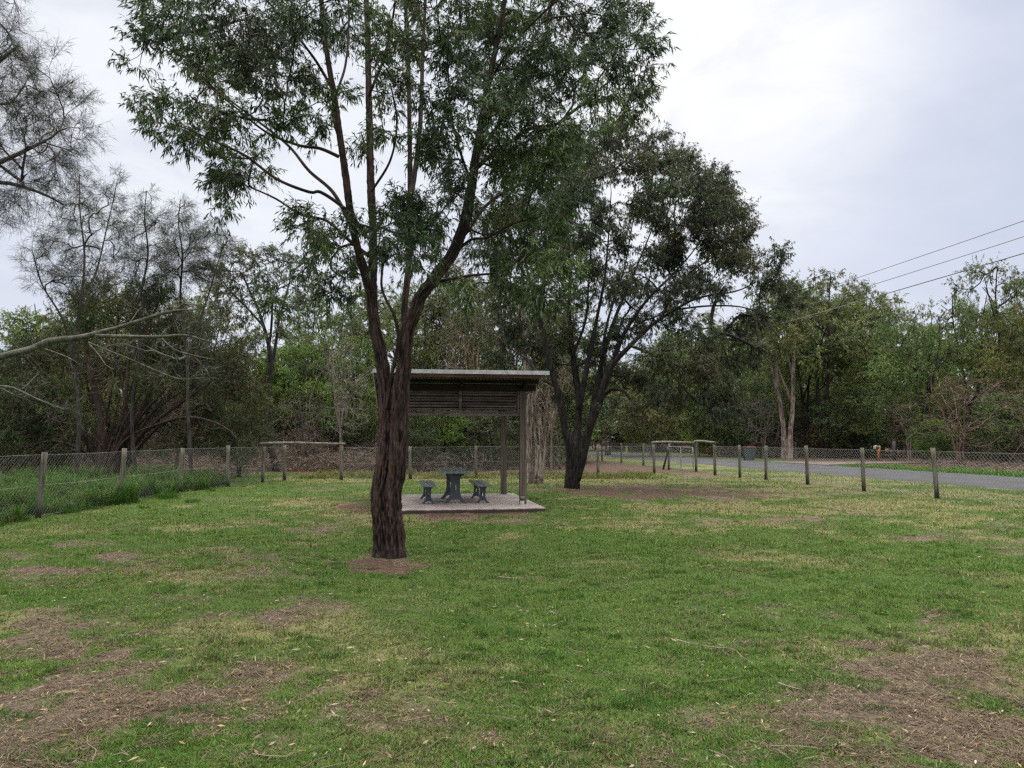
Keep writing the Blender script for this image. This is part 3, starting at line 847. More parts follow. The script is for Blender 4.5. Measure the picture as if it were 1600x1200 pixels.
# ------------------------------------------------------------------ peeling pale tree between shelter and domed gum
T3 = 26.8
l3 = [L2([(832, 757, 10), (829, 735, 8), (827, 700, 6.6), (826, 655, 6), (824, 610, 5.4), (821, 560, 4.8), (818, 500, 4.2), (816, 430, 3.4), (812, 360, 2.4), (806, 300, 1.5)], T3, 0.6),
      L2([(842, 757, 9), (846, 735, 6.5), (847, 700, 5), (842, 655, 4.4), (836, 610, 4), (836, 560, 3.4), (843, 500, 2.8), (848, 440, 2.2), (852, 380, 1.4)], T3 + .1, 1.0),
      L2([(846, 750, 5), (851, 715, 3.2), (853, 680, 2.4), (851, 650, 2.2), (857, 620, 2), (863, 590, 1.6), (872, 560, 1.2)], T3, -1.0),
      L2([(838, 748, 4), (838, 700, 3), (834, 660, 2.4), (832, 620, 2.2), (842, 595, 1.8), (852, 570, 1.4)], T3 - .3, -.5),
      L2([(852, 660, 1.6), (845, 640, 1.5), (836, 625, 1.2), (842, 608, 1)], T3 - .4, -.3),
      L2([(854, 690, 1.6), (862, 655, 1.5), (870, 635, 1.3), (892, 612, 1)], T3 - .4, 1.0),
      L2([(818, 500, 2.6), (800, 450, 2.2), (790, 400, 1.6), (770, 350, 1)], T3, 1.0)]
CL3 = "800,330,34 760,360,34 740,410,32 700,440,30 770,450,34 720,500,34 810,280,30 850,340,30 860,420,28 760,520,30 700,540,26 670,480,26 790,400,28 830,480,20 740,330,26".split()
rng = np.random.default_rng(31)
cen, rad_ = [], []
for t in CL3:
    a, b, r = map(float, t.split(','))
    Yc = T3 + rng.uniform(-0.5, 3.5)
    cen.append(P(a, b, Yc)); rad_.append(r * Yc / F_PX * 1.0)
tips, ids = clump_points(cen, rad_, 13, rng, 0.8)
l3 = [(p_, r_ * 0.7) for p_, r_ in l3]
ch, td = grow(l3, tips, rng, tip_r=0.006, step=0.25, expo=0.36, up=0.4, keep=0.6)
W_, L_ = Acc(), Acc()
draw_limbs(W_, l3); draw_chains(W_, ch)
sprays(W_, L_, tips, td, rng, ntw=6, tlen=0.4, nleaf=10, L=0.13, W=0.027, droop=0.6, cols=[(0.05, 0.065, 0.026), (0.06, 0.075, 0.03), (0.038, 0.055, 0.024)],
       tipcol=((0.11, 0.10, 0.06), 0.12), clumpid=ids)
base = P(838, 757, T3); base[2] = 0
t3 = empty('paperbark_tree', base)
tag(t3, 'pale pinkish tree with peeling bark just right of the shelter posts', 'tree')
W_.build('trunk', MAT['palebark'], t3, base); L_.build('crown', MAT['leaf'], t3, base)

# ------------------------------------------------------------------ needle-leaved trees on the left
def needle_tree(name, label, limbs, clumps, Y, dY, seed, per=12, ntw=7, nn=9, L=0.2, W=0.005, cols=((0.05, 0.05, 0.04),), mat='greybark', up=0.5, tlen=0.35, grp=None, tip_r=0.004, wc=1.0):
    rng = np.random.default_rng(seed)
    cen, rad_ = [], []
    for t in clumps.split():
        a, b, r = map(float, t.split(','))
        Yc = Y + rng.uniform(*dY)
        cen.append(P(a, b, Yc)); rad_.append(r * Yc / F_PX)
    tips, ids = clump_points(cen, rad_, per, rng, 1.0)
    ch, td = grow(limbs, tips, rng, tip_r=tip_r, step=0.22, expo=0.45, up=up, curl=0.2)
    W_, L_ = Acc(), Acc()
    draw_limbs(W_, limbs); draw_chains(W_, ch)
    sprays(W_, L_, tips, td, rng, ntw=ntw, tlen=tlen, nleaf=nn, L=L, W=W, droop=0.05, spread=0.7, cols=cols, clumpid=ids, outw=1.0, gravity=1.0)
    base = np.array(limbs[0][0][0]); base[2] = 0
    e = empty(name, base)
    tag(e, label, 'tree', grp)
    W_.build('trunk', MAT[mat], e, base).color = (wc, wc, wc, 1); L_.build('crown', MAT['needle'], e, base)
    return e

YN = 11.5
needle_tree('casuarina_tree', 'near feathery needle-leaved tree whose crown enters at the top left', [
    L2([(-260, 850, 26), (-255, 700, 20), (-230, 500, 17), (-190, 350, 14), (-150, 200, 11), (-120, 60, 8), (-100, -80, 5)], YN, 0.5),
    L2([(-190, 350, 9), (-120, 310, 7), (-60, 275, 5), (0, 253, 4), (40, 235, 3), (80, 215, 2)], YN, -0.4),
    L2([(-210, 430, 8), (-130, 350, 6), (-60, 300, 4.5), (0, 285, 3.5), (60, 300, 2.2), (100, 320, 1.4)], YN, 0.6),
    L2([(-150, 200, 7), (-80, 150, 5), (-20, 110, 3.5), (30, 70, 2.2)], YN, -0.3),
    L2([(-120, 60, 5), (-60, 30, 4), (-20, 0, 2.5), (10, -30, 1.5)], YN, 0.4)],
    "60,150,50 20,110,45 95,200,42 110,150,28 50,220,50 100,245,30 30,290,45 75,290,30 -20,190,60 -30,270,55 5,50,26 -30,60,50 -60,120,60 0,330,30 -60,-10,60 20,10,18 -90,230,60 0,170,45 -110,330,60 65,110,28 -50,350,40 120,215,18",
    YN, (-1.2, 1.2), 5, per=15, ntw=7, nn=20, L=0.15, W=0.0042, cols=((0.03, 0.03, 0.024), (0.04, 0.038, 0.03), (0.034, 0.038, 0.025)))

# leaning limb with mostly bare twigs
YB = 14.0
needle_tree('leaning_tree', 'leaning tree sending a pale lichened limb in from the left edge', [
    L2([(-260, 815, 24), (-240, 760, 20), (-180, 660, 14), (-90, 590, 9), (0, 558, 5.4), (50, 545, 5), (75, 533, 4.8), (120, 528, 4.4), (150, 521, 4), (200, 507, 3), (260, 488, 2.2), (310, 483, 1.2)], YB, 1.2),
    L2([(150, 525, 3.2), (200, 526, 3), (250, 526, 2.4), (290, 524, 1.8), (330, 535, 1)], YB + .5, 0.4),
    L2([(250, 526, 1.6), (270, 545, 1.4), (300, 555, 1.2), (335, 562, .8)], YB + .8, 0.2),
    L2([(138, 535, 1.5), (170, 548, 1.4), (200, 560, 1.2), (235, 575, 1), (280, 592, 1), (320, 590, .7)], YB + .5, -.4),
    L2([(70, 545, 1.0), (90, 552, .9), (105, 558, .8), (118, 565, .6)], YB + .4, -.3),
    L2([(140, 538, 1.0), (155, 555, .9), (165, 570, .7), (178, 577, .6)], YB + .4, -.3),
    L2([(-60, 575, 2.6), (-20, 600, 2.2), (20, 606, 2), (55, 622, 1.5), (100, 640, .8)], YB, -.8)],
    "290,500,30 330,520,30 300,560,34 250,545,26 320,590,26 200,545,20 250,590,30 180,560,24 120,570,20 60,600,24 100,640,26 30,625,22 160,600,20 210,480,20 350,480,20",
    YB + 1, (-0.9, 0.9), 9, per=17, ntw=4, nn=2, L=0.1, W=0.004, cols=((0.07, 0.062, 0.05),), mat='lichenbark', up=-0.4, tlen=0.25, tip_r=0.003)

gwn = 'wispy needle-leaved trees beyond the left fence'
NC = ((0.056, 0.066, 0.046), (0.048, 0.060, 0.038), (0.068, 0.072, 0.05))
needle_tree('casuarina_tree', 'tallest of the wispy needle-leaved trees, its thin top left of the others', [
    L2([(118, 752, 3.6), (124, 650, 3.2), (114, 560, 2.8), (127, 470, 2.2), (132, 400, 1.6), (125, 330, 1.1), (124, 275, .6)], 24, 0),
    L2([(116, 570, 1.9), (98, 500, 1.6), (66, 445, 1.2), (50, 390, .7)], 24, -1),
    L2([(125, 470, 1.7), (150, 425, 1.4), (166, 360, 1.0), (180, 300, .6)], 24, 1)],
    "125,285,20 130,320,26 110,350,26 150,350,26 170,310,22 185,285,12 90,380,26 60,390,20 130,400,30 170,390,26 70,430,28 110,440,30 150,440,28 45,410,12 190,350,20",
    24, (-1, 1), 13, per=16, ntw=7, nn=9, L=0.26, W=0.0085, cols=NC, up=0.9, grp=gwn, tip_r=0.006, wc=0.5)
needle_tree('casuarina_tree', 'wispy needle-leaved tree standing second from the left', [
    L2([(212, 748, 3.4), (206, 650, 3), (217, 560, 2.5), (219, 470, 2), (231, 400, 1.5), (226, 340, 1), (229, 300, .6)], 26, 0),
    L2([(216, 560, 1.6), (236, 500, 1.3), (262, 440, .8)], 26, 1)],
    "229,312,14 222,340,22 240,350,18 210,370,22 245,390,24 220,420,28 200,410,20 255,430,22 230,460,28",
    26, (-1, 1), 14, per=16, ntw=7, nn=9, L=0.26, W=0.009, cols=NC, up=0.9, grp=gwn, tip_r=0.006, wc=0.5)
needle_tree('casuarina_tree', 'wispy needle-leaved tree nearest the slim open gum', [
    L2([(300, 748, 3.4), (294, 650, 3), (292, 560, 2.5), (282, 470, 2), (285, 400, 1.5), (279, 350, 1), (282, 312, .6)], 25, 0),
    L2([(291, 560, 1.7), (316, 490, 1.4), (338, 420, 1), (350, 375, .6)], 25, 1)],
    "282,325,14 278,350,22 298,360,20 265,375,20 300,400,26 320,385,22 340,370,18 275,420,26 310,430,26 350,390,14 330,420,20",
    25, (-1, 1), 15, per=16, ntw=7, nn=9, L=0.26, W=0.009, cols=NC, up=0.9, grp=gwn, tip_r=0.006, wc=0.5)

# spreading dark tree behind the left fence
YS = 27.0
def spread_tree():
    rng = np.random.default_rng(41)
    ls = [L2([(165, 752, 24), (162, 730, 20), (160, 700, 15), (158, 660, 9), (150, 620, 7), (140, 570, 5), (135, 520, 3)], YS, 0),
          L2([(175, 752, 16), (182, 720, 12), (190, 690, 8), (215, 650, 6), (235, 610, 5), (250, 570, 4), (262, 530, 3), (275, 490, 2)], YS, -1),
          L2([(185, 735, 8), (205, 690, 6), (240, 660, 5), (275, 635, 4.4), (310, 610, 3.6), (350, 580, 3), (385, 550, 2)], YS, 0.5),
          L2([(190, 715, 6), (225, 675, 5), (262, 658, 4), (300, 652, 3.2), (340, 662, 2.4), (370, 680, 1.5)], YS, -1.5),
          L2([(155, 735, 8), (140, 690, 6), (110, 650, 5), (80, 610, 4), (50, 570, 3), (25, 540, 2)], YS, -1),
          L2([(178, 690, 5), (195, 630, 4.4), (200, 580, 4), (205, 520, 3), (210, 470, 2)], YS, 1),
          L2([(190, 700, 3), (200, 650, 3), (190, 600, 2.6), (180, 550, 2), (185, 490, 1.4)], YS, -.7),
          L2([(150, 720, 5), (120, 700, 4), (80, 690, 3), (40, 700, 2)], YS, 1)]
    ls = [(p_, r_ * 0.62) for p_, r_ in ls]
    for k in range(22):
        bx_, a_ = rng.uniform(150, 192), rng.uniform(-1.25, 1.25)
        a_ = abs(a_) if rng.random() < .7 else a_
        l_ = rng.uniform(110, 230); mx2 = bx_ + math.sin(a_) * l_ * .35 + rng.normal(0, 5); tx, ty_ = bx_ + math.sin(a_) * l_, 735 - math.cos(a_ * .75) * l_
        p_, r_ = L2([(bx_, 752, rng.uniform(3, 6)), (mx2, 735 - l_ * .38, 2.6), (tx, ty_, 1)], YS + rng.uniform(-.6, .6), rng.uniform(-2, 2)); ls.append((p_, r_ * .7))
    cl = """250,560,30 290,570,30 330,560,30 370,560,28 350,600,34 385,610,30 390,650,34 360,680,36 330,640,30 300,600,30 230,520,34 270,500,34 200,490,36 150,500,36
    110,540,36 70,560,36 30,560,40 60,610,36 20,620,40 100,620,30 150,580,34 200,570,30 240,600,24 280,540,30 310,520,26 390,530,20 380,700,24 130,650,20 30,670,36 -20,600,40
    -20,660,40 70,670,24 230,645,24 200,675,20 275,675,20 120,690,24 90,715,18 300,690,16 250,700,16 60,700,26 10,710,26 220,460,30 170,450,30 260,460,26 130,470,30"""
    cen, rad_ = [], []
    for t in cl.split():
        a, b, r = map(float, t.split(','))
        Yc = YS + rng.uniform(-1.5, 2.5)
        cen.append(P(a, b, Yc)); rad_.append(r * Yc / F_PX)
    tips, ids = clump_points(cen, rad_, 26, rng, 0.9)
    ch, td = grow(ls, tips, rng, tip_r=0.006, step=0.25, expo=0.45, up=0.3, curl=0.2)
    W_, L_ = Acc(), Acc()
    draw_limbs(W_, ls); draw_chains(W_, ch)
    sprays(W_, L_, tips, td, rng, ntw=6, tlen=0.4, nleaf=13, L=0.16, W=0.02, droop=0.3, cols=[(0.058, 0.076, 0.034), (0.072, 0.092, 0.040), (0.050, 0.064, 0.032), (0.084, 0.088, 0.044)],
           tipcol=((0.11, 0.055, 0.04), 0.03), clumpid=ids)
    base = P(168, 752, YS); base[2] = 0
    e = empty('spreading_tree', base)
    tag(e, 'wide dark spreading tree with many reddish low stems behind the left fence', 'tree')
    W_.build('trunk', MAT['deadwood'], e, base).color = (0.5, 0.42, 0.4, 1); L_.build('crown', MAT['needle'], e, base)
spread_tree()

# slim open-crowned gum on the left
YG = 36.0
def slim_gum():
    rng = np.random.default_rng(43)
    ls = [L2([(432, 738, 7), (428, 715, 5.4), (420, 690, 5.2), (418, 650, 4.6), (421, 610, 4.2), (422, 570, 3.8), (420, 540, 3.2), (412, 510, 2.6), (402, 480, 2.2), (390, 455, 1.8), (380, 430, 1.2)], YG, -1),
          L2([(421, 600, 3), (427, 560, 2.8), (432, 530, 2.4), (436, 500, 2), (446, 465, 1.6), (455, 430, 1.1)], YG, 1),
          L2([(420, 545, 2.2), (424, 510, 2), (425, 470, 1.6), (420, 440, 1.1)], YG, -.6),
          L2([(412, 510, 2), (385, 480, 1.6), (360, 455, 1.2), (345, 435, .8)], YG, .8)]
    cl = """365,400,24 380,392,18 345,420,24 395,410,18 370,430,26 400,440,22 375,455,22 345,450,18 415,400,20 435,398,18 455,405,20 475,420,16 485,440,14 440,430,18
    460,450,18 400,475,16 420,460,14 350,480,18 330,420,14 470,470,14 385,500,14 405,520,12 440,520,12 460,500,12"""
    cen, rad_ = [], []
    for t in cl.split():
        a, b, r = map(float, t.split(','))
        Yc = YG + rng.uniform(-1.5, 1.5)
        cen.append(P(a, b, Yc)); rad_.append(r * Yc / F_PX)
    tips, ids = clump_points(cen, rad_, 11, rng, 0.8)
    ch, td = grow(ls, tips, rng, tip_r=0.008, step=0.3, expo=0.42, up=0.4)
    W_, L_ = Acc(), Acc()
    draw_limbs(W_, ls); draw_chains(W_, ch)
    sprays(W_, L_, tips, td, rng, ntw=5, tlen=0.4, nleaf=9, L=0.15, W=0.035, droop=0.5, cols=[(0.075, 0.078, 0.03), (0.062, 0.07, 0.028), (0.09, 0.088, 0.036), (0.05, 0.058, 0.028)], clumpid=ids)
    base = P(432, 738, YG); base[2] = 0
    e = empty('gum_tree', base)
    tag(e, 'slim open-crowned gum with olive leaves, left of the twin-trunked gum', 'tree')
    W_.build('trunk', MAT['darkbark'], e, base); L_.build('crown', MAT['leaf'], e, base)
slim_gum()

# ------------------------------------------------------------------ prototype woodland trees (copied with their own labels)
def proto_tree(seed, H=10.0, R=3.0, z0=2.5, nclump=26, cr=0.95, per=10, ntw=5, nleaf=14, L=0.16, W=0.042, stems=1, lean=0.08, cols=None, tr=0.16, bark='greybark',
               droop=0.6, tlen=0.45, tip_r=0.012, low=0.0, leafmat='leaf', up=0.4, fork=0.35, nosort=False, empt=0.0):
    rng = np.random.default_rng(seed)
    cols = cols or [(0.098, 0.118, 0.050), (0.118, 0.138, 0.056), (0.080, 0.100, 0.046), (0.135, 0.140, 0.060)]
    cz, rz = (z0 + H) / 2, (H - z0) / 2
    cen = []
    tries = 0
    while len(cen) < nclump and tries < 6000:
        tries += 1
        u = unit(rng.normal(size=3)) * rng.random() ** 0.33
        p = np.array([u[0] * R * 0.85, u[1] * R * 0.85, cz + u[2] * (rz - cr * 0.6)])
        if all(np.linalg.norm((p - q) / np.array([1, 1, 0.8])) > cr * 0.85 for q in cen): cen.append(p)
    rad_ = cr * rng.uniform(0.65, 1.3, len(cen))
    limbs = []
    for s in range(stems):
        ang = rng.uniform(0, 2 * math.pi); off = 0.0 if stems == 1 else 0.16
        b0 = np.array([math.cos(ang) * off, math.sin(ang) * off, -0.1])
        tgt = np.array([math.cos(ang), math.sin(ang), 0]) * R * (0.25 if stems == 1 else 0.5) * rng.uniform(0.6, 1.2)
        n = 7; pts = []; rr = []
        for i in range(n):
            t = i / (n - 1)
            w = t ** 1.5
            pts.append(b0 * (1 - w) + tgt * w + np.array([rng.normal(0, lean), rng.normal(0, lean), 0]) * (0.5 + t) * (i > 0) + np.array([0, 0, H * 0.9 * t]))
            rr.append(tr * (1.25 if i == 0 else 1) * (1 - 0.85 * t) / (1 + 0.25 * (stems - 1)))
        limbs.append((np.array(pts), np.array(rr)))
        for b in range(3):                      # forks
            i = rng.integers(2, 5); a2 = rng.uniform(0, 2 * math.pi)
            p0 = pts[i]; q = p0 + np.array([math.cos(a2) * R * 0.6, math.sin(a2) * R * 0.6, (H - p0[2]) * rng.uniform(0.35, 0.75)])
            mid = p0 * 0.55 + q * 0.45 + np.array([0, 0, 0.08 * H * rng.uniform(-.3, 1)]) + rng.normal(0, .15, 3)
            limbs.append((np.array([p0, mid, q]), np.array([rr[i] * 0.75, rr[i] * 0.45, 0.02])))
    tips, ids = clump_points(cen, rad_, per, rng, 0.75)
    ch, td = grow(limbs, tips, rng, tip_r=tip_r, step=0.4, expo=0.42, up=up, curl=0.2)
    W_, L_ = Acc(), Acc()
    draw_limbs(W_, limbs)
    draw_chains(W_, ch, (0.6, 0.6, 0.6))
    if nleaf:
        sprays(W_, L_, tips, td, rng, ntw=ntw, tlen=tlen, nleaf=nleaf, L=L, W=W, droop=droop, cols=cols, clumpid=ids + seed * 50, twigs=False,
               tipcol=((0.11, 0.105, 0.045), 0.05))
    else:
        k = len(tips) * ntw
        o = np.repeat(tips, ntw, 0); d = unit(np.repeat(td, ntw, 0) + rng.normal(size=(k, 3)) * 0.7) * (tlen * rng.uniform(0.5, 1.4, (k, 1)))
        s_ = unit(np.cross(d, rng.normal(size=(k, 3)))) * 0.007
        W_.add(np.stack([o - s_, o + s_, o + d + s_ * .4, o + d - s_ * .4], 1).reshape(-1, 3), np.arange(4 * k).reshape(k, 4), np.array([.6, .6, .6]))
    return dict(wood=W_.mesh('trunk', MAT[bark]), leaf=L_.mesh('crown', MAT[leafmat]) if nleaf else None, H=H, R=R, acc=L_, wacc=W_)

PR = {}
def proto(k, **kw):
    PR[k] = proto_tree(**kw)
proto('tall_a', seed=101, R=2.6, z0=3.6, nclump=30, cr=0.9)
proto('tall_b', seed=102, R=2.8, z0=3.2, nclump=34, cr=0.85, stems=2)
proto('tall_c', seed=103, R=2.4, z0=4.2, nclump=24, cr=0.85, bark='darkbark')
proto('sparse', seed=104, R=2.6, z0=4.0, nclump=20, cr=0.7, per=7, bark='darkbark')
proto('round_a', seed=105, R=3.6, z0=1.6, nclump=46, cr=1.0, stems=2, bark='darkbark')
proto('round_b', seed=106, R=3.4, z0=2.0, nclump=44, cr=0.95, stems=3)
proto('bushy_a', seed=107, R=3.4, z0=0.3, nclump=60, cr=0.95, stems=3, bark='darkbark', tr=0.12)
proto('bushy_b', seed=108, R=3.8, z0=0.2, nclump=60, cr=1.0, stems=3, tr=0.12, L=0.2, W=0.05)
proto('pale_a', seed=109, R=2.6, z0=4.2, nclump=26, cr=0.9, stems=2, bark='palebark', tr=0.2)
proto('dead_a', seed=110, R=3.0, z0=1.5, nclump=34, cr=0.9, nleaf=0, stems=3, bark='deadwood', per=10, ntw=4, tlen=0.6, tr=0.11, tip_r=0.01)
proto('dead_b', seed=111, R=3.4, z0=0.4, nclump=40, cr=0.9, nleaf=0, stems=4, bark='deadwood', per=10, ntw=4, tlen=0.6, tr=0.10, tip_r=0.01, curl=0.3) if False else \
proto('dead_b', seed=111, R=3.4, z0=0.4, nclump=40, cr=0.9, nleaf=0, stems=4, bark='deadwood', per=10, ntw=4, tlen=0.6, tr=0.10, tip_r=0.01)
for k_, p_ in PR.items():
    print(k_, p_['acc'].n // 4, p_['wacc'].n)

def place(kind, px, Y, top, wpx, label, name='gum_tree', cat='tree', tint=(1, 1, 1), wood=(1, 1, 1), rz=None, group=None, ly=0.0):
    pr = PR[kind]
    X = (px - CX) / F_PX * Y * 1.0
    gz = float(ground_z(X, Y))
    topz = P(px, top, Y)[2]
    s = (topz - gz) / (pr['H'] * 1.0)
    sx = (wpx * Y / F_PX / 2) / (pr['R'] * 1.02)
    e = empty(name, (X, Y, gz - 0.03), rz if rz is not None else (px * 12.9898 + Y) % 6.28)
    e.scale = (sx, sx, s)
    tag(e, label, cat, group)
    o = bpy.data.objects.new('trunk' if kind[:4] != 'dead' else 'branches', pr['wood']); COL.objects.link(o); o.parent = e; o.color = wood + (1,)
    if pr['leaf']:
        o = bpy.data.objects.new('crown', pr['leaf']); COL.objects.link(o); o.parent = e; o.color = tint + (1,)
    return e

gl, gb, gr_ = 'woodland trees beyond the left fence', 'woodland trees behind the shelter', 'woodland trees across the road'
YEL = (1.45, 1.5, 0.95); DRK = (0.7, 0.72, 0.75); OLV = (1.15, 1.0, 0.8); BRT = (1.25, 1.75, 0.9); GRY = (1.25, 1.2, 1.35); BLU = (0.85, 1.05, 1.0)
# left wood
place('bushy_a', 20, 38, 478, 200, 'rounded yellow-green bushy tree at the left edge under the sky gap', 'bushy_tree', tint=(1.2, 1.5, .7), group=gl)
place('round_a', 160, 37, 412, 190, 'tall olive tree rising behind the leftmost wispy tree', 'bushy_tree', tint=OLV, group=gl)
place('bushy_b', 90, 42, 455, 200, 'dull brownish bushy tree behind the pale leaning limb', 'bushy_tree', tint=(1.1, .95, .8), group=gl)
place('round_b', 245, 40, 425, 170, 'green round-topped tree behind the second wispy tree', 'bushy_tree', tint=(1.1, 1.3, .8), group=gl)
place('bushy_a', 320, 42, 432, 160, 'dark olive bushy tree left of the slim open gum', 'bushy_tree', tint=OLV, group=gl)
place('bushy_b', 385, 44, 520, 150, 'low mid-green bushy tree at the foot of the slim open gum', 'bushy_tree', tint=(1.2, 1.35, .75), group=gl)
place('bushy_a', 375, 31, 590, 110, 'low very dark bush overhanging the last posts of the left fence', 'dark_bush', 'bush', tint=DRK)
place('bushy_b', -60, 34, 520, 200, 'dark bushy tree partly cut off by the left edge', 'bushy_tree', tint=DRK, group=gl)
# middle wood
place('bushy_b', 470, 43, 500, 140, 'bright leafy bushy tree behind the left rail frame', 'bushy_tree', tint=(1.2, 1.6, .75), group=gb)
place('round_b', 500, 47, 425, 170, 'grey-green tree whose top shows left of the twin trunk', 'gum_tree', tint=(1.1, 1.2, .95), group=gb)
place('bushy_a', 560, 41, 520, 130, 'mid-green bushy tree half hidden by the twin trunk', 'bushy_tree', tint=(1.1, 1.4, .8), group=gb)
place('round_a', 600, 52, 415, 190, 'tall tree directly behind the twin trunk', 'gum_tree', tint=(1., 1.15, .9), group=gb)
place('tall_a', 665, 45, 425, 150, 'gum tree just right of the twin trunk above the shelter roof', 'gum_tree', tint=(1.1, 1.1, .9), group=gb)
place('round_b', 720, 48, 395, 190, 'brownish-green tree above the middle of the shelter roof', 'gum_tree', tint=OLV, group=gb)
place('round_a', 790, 44, 400, 180, 'dark tree above the right end of the shelter roof', 'gum_tree', tint=(.95, 1.0, .9), group=gb)
place('bushy_a', 690, 38, 600, 120, 'green bush seen under the shelter roof between the posts', 'bushy_bush', 'bush', tint=(1.1, 1.5, .8))
place('bushy_b', 760, 39, 610, 120, 'dark bush seen under the shelter roof beside the rear post', 'bushy_bush', 'bush', tint=DRK)
place('round_b', 860, 46, 430, 180, 'dull green tree behind the left stems of the domed gum', 'gum_tree', tint=(1, 1, .9), group=gb)
place('bushy_a', 640, 36, 620, 100, 'dark leafy bush close behind the fence right of the twin trunk', 'bushy_bush', 'bush', tint=DRK)
place('dead_a', 535, 34.5, 500, 110, 'bare whitish sapling with fine ascending twigs left of the twin trunk', 'bare_sapling', wood=(1.6, 1.6, 1.65))
place('dead_b', 480, 38, 600, 120, 'low tangle of bare branches behind the left rail frame', 'bare_shrub', 'shrub')
place('dead_a', 735, 41, 430, 120, 'tall bare twiggy tree over the left half of the shelter roof', 'bare_tree', wood=(1.4, 1.25, 1.1))
place('dead_b', 275, 30.5, 590, 130, 'bare pinkish-brown shrub behind the middle of the left fence', 'bare_shrub', 'shrub', wood=(1.1, .9, .85))
place('dead_b', 60, 29, 620, 150, 'bare grey shrub behind the nearest posts of the left fence', 'bare_shrub', 'shrub')
place('dead_a', 860, 36, 520, 90, 'thin bare tree with whitish stems behind the peeling tree', 'bare_tree', wood=(1.6, 1.5, 1.4))
# right of the domed gum
place('bushy_a', 1090, 66, 640, 60, 'small bright lime-green bush left of the wheelie bin across the road', 'bushy_bush', 'bush', tint=(1.9, 2.6, .7))
place('bushy_b', 1015, 62, 590, 120, 'olive bush behind the far end of the back fence', 'bushy_bush', 'bush', tint=OLV)
place('round_b', 950, 68, 540, 140, 'dull green tree seen between the stems of the domed gum', 'gum_tree', tint=(1, 1.05, .9), group=gr_)
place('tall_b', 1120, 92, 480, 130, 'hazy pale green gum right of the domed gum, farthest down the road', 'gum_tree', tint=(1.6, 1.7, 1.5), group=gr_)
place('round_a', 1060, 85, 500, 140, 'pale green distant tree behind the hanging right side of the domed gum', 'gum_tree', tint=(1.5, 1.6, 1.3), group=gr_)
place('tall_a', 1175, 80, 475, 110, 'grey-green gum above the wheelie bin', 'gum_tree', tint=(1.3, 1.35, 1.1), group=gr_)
place('bushy_b', 1150, 62, 560, 130, 'dark blue-green bushy tree behind the wheelie bin', 'bushy_tree', tint=BLU, group=gr_)
place('pale_a', 1228, 56, 430, 150, 'gum with pale pinkish forked trunk right of the wheelie bin', 'gum_tree', tint=(1.2, 1.25, .9), wood=(.7, .7, .7), group=gr_)
place('tall_b', 1290, 60, 406, 190, 'tall broad gum with dark twin stems, its top left of the sky notch', 'gum_tree', tint=(1.05, 1.1, .95), wood=(.45, .4, .4), group=gr_)
place('tall_c', 1350, 66, 436, 130, 'dark gum touching the power lines left of the sky notch', 'gum_tree', tint=(.95, 1.0, .9), group=gr_)
place('sparse', 1395, 74, 462, 80, 'small airy treetop in the bottom of the sky notch', 'gum_tree', tint=(1.3, 1.3, 1.1), group=gr_)
place('round_b', 1440, 50, 470, 170, 'leafy bright green tree above the orange marker post', 'gum_tree', tint=(1.1, 1.35, .95), wood=(.4, .38, .38), group=gr_)
place('round_a', 1520, 56, 436, 180, 'tall mid-green tree right of the sky notch', 'gum_tree', tint=(1.15, 1.25, .9), group=gr_)
place('sparse', 1565, 48, 385, 130, 'tallest airy gum near the right edge', 'gum_tree', tint=(1, 1.05, 1.0), group=gr_)
place('round_b', 1610, 46, 455, 170, 'brown-green tree cut off by the right edge', 'gum_tree', tint=(1.25, 1.15, .8), group=gr_)
place('tall_a', 1660, 52, 400, 160, 'tall gum just outside the right edge', 'gum_tree', tint=(1, 1, .9), group=gr_)
place('round_a', 1258, 62, 414, 150, 'rounded grey-green gum crown just left of the tall broad gum', 'gum_tree', tint=(1.1, 1.15, .95), group=gr_)
place('round_b', 1335, 70, 424, 140, 'rounded darker gum crown just right of the tall broad gum', 'gum_tree', tint=(.95, 1.02, .9), group=gr_)
place('bushy_a', 1330, 58, 600, 120, 'low dark bush behind the driveway', 'bushy_bush', 'bush', tint=(.8, .95, .7))
place('bushy_b', 1395, 62, 590, 110, 'low olive bush left of the farm gate', 'bushy_bush', 'bush', tint=(1.1, 1.2, .8))
place('dead_b', 1500, 41, 570, 190, 'bare pinkish fallen-looking tree behind the rusty leaf litter', 'bare_shrub', 'shrub', wood=(1.25, 1, .95))
place('bushy_a', 1580, 42, 610, 130, 'dark green bush on the leaf litter near the right edge', 'bushy_bush', 'bush', tint=(.8, 1.1, .7))
place('bushy_b', 1460, 47, 640, 80, 'small leafy bush right of the farm gate', 'bushy_bush', 'bush', tint=(1, 1.4, .7))
place('dead_b', 1190, 58, 600, 90, 'bare grey branches arching behind the wheelie bin', 'bare_shrub', 'shrub', wood=(1.2, 1.2, 1.2))
place('dead_a', 1420, 50, 600, 100, 'bare whitish saplings behind the farm gate', 'bare_sapling', wood=(1.5, 1.4, 1.35))

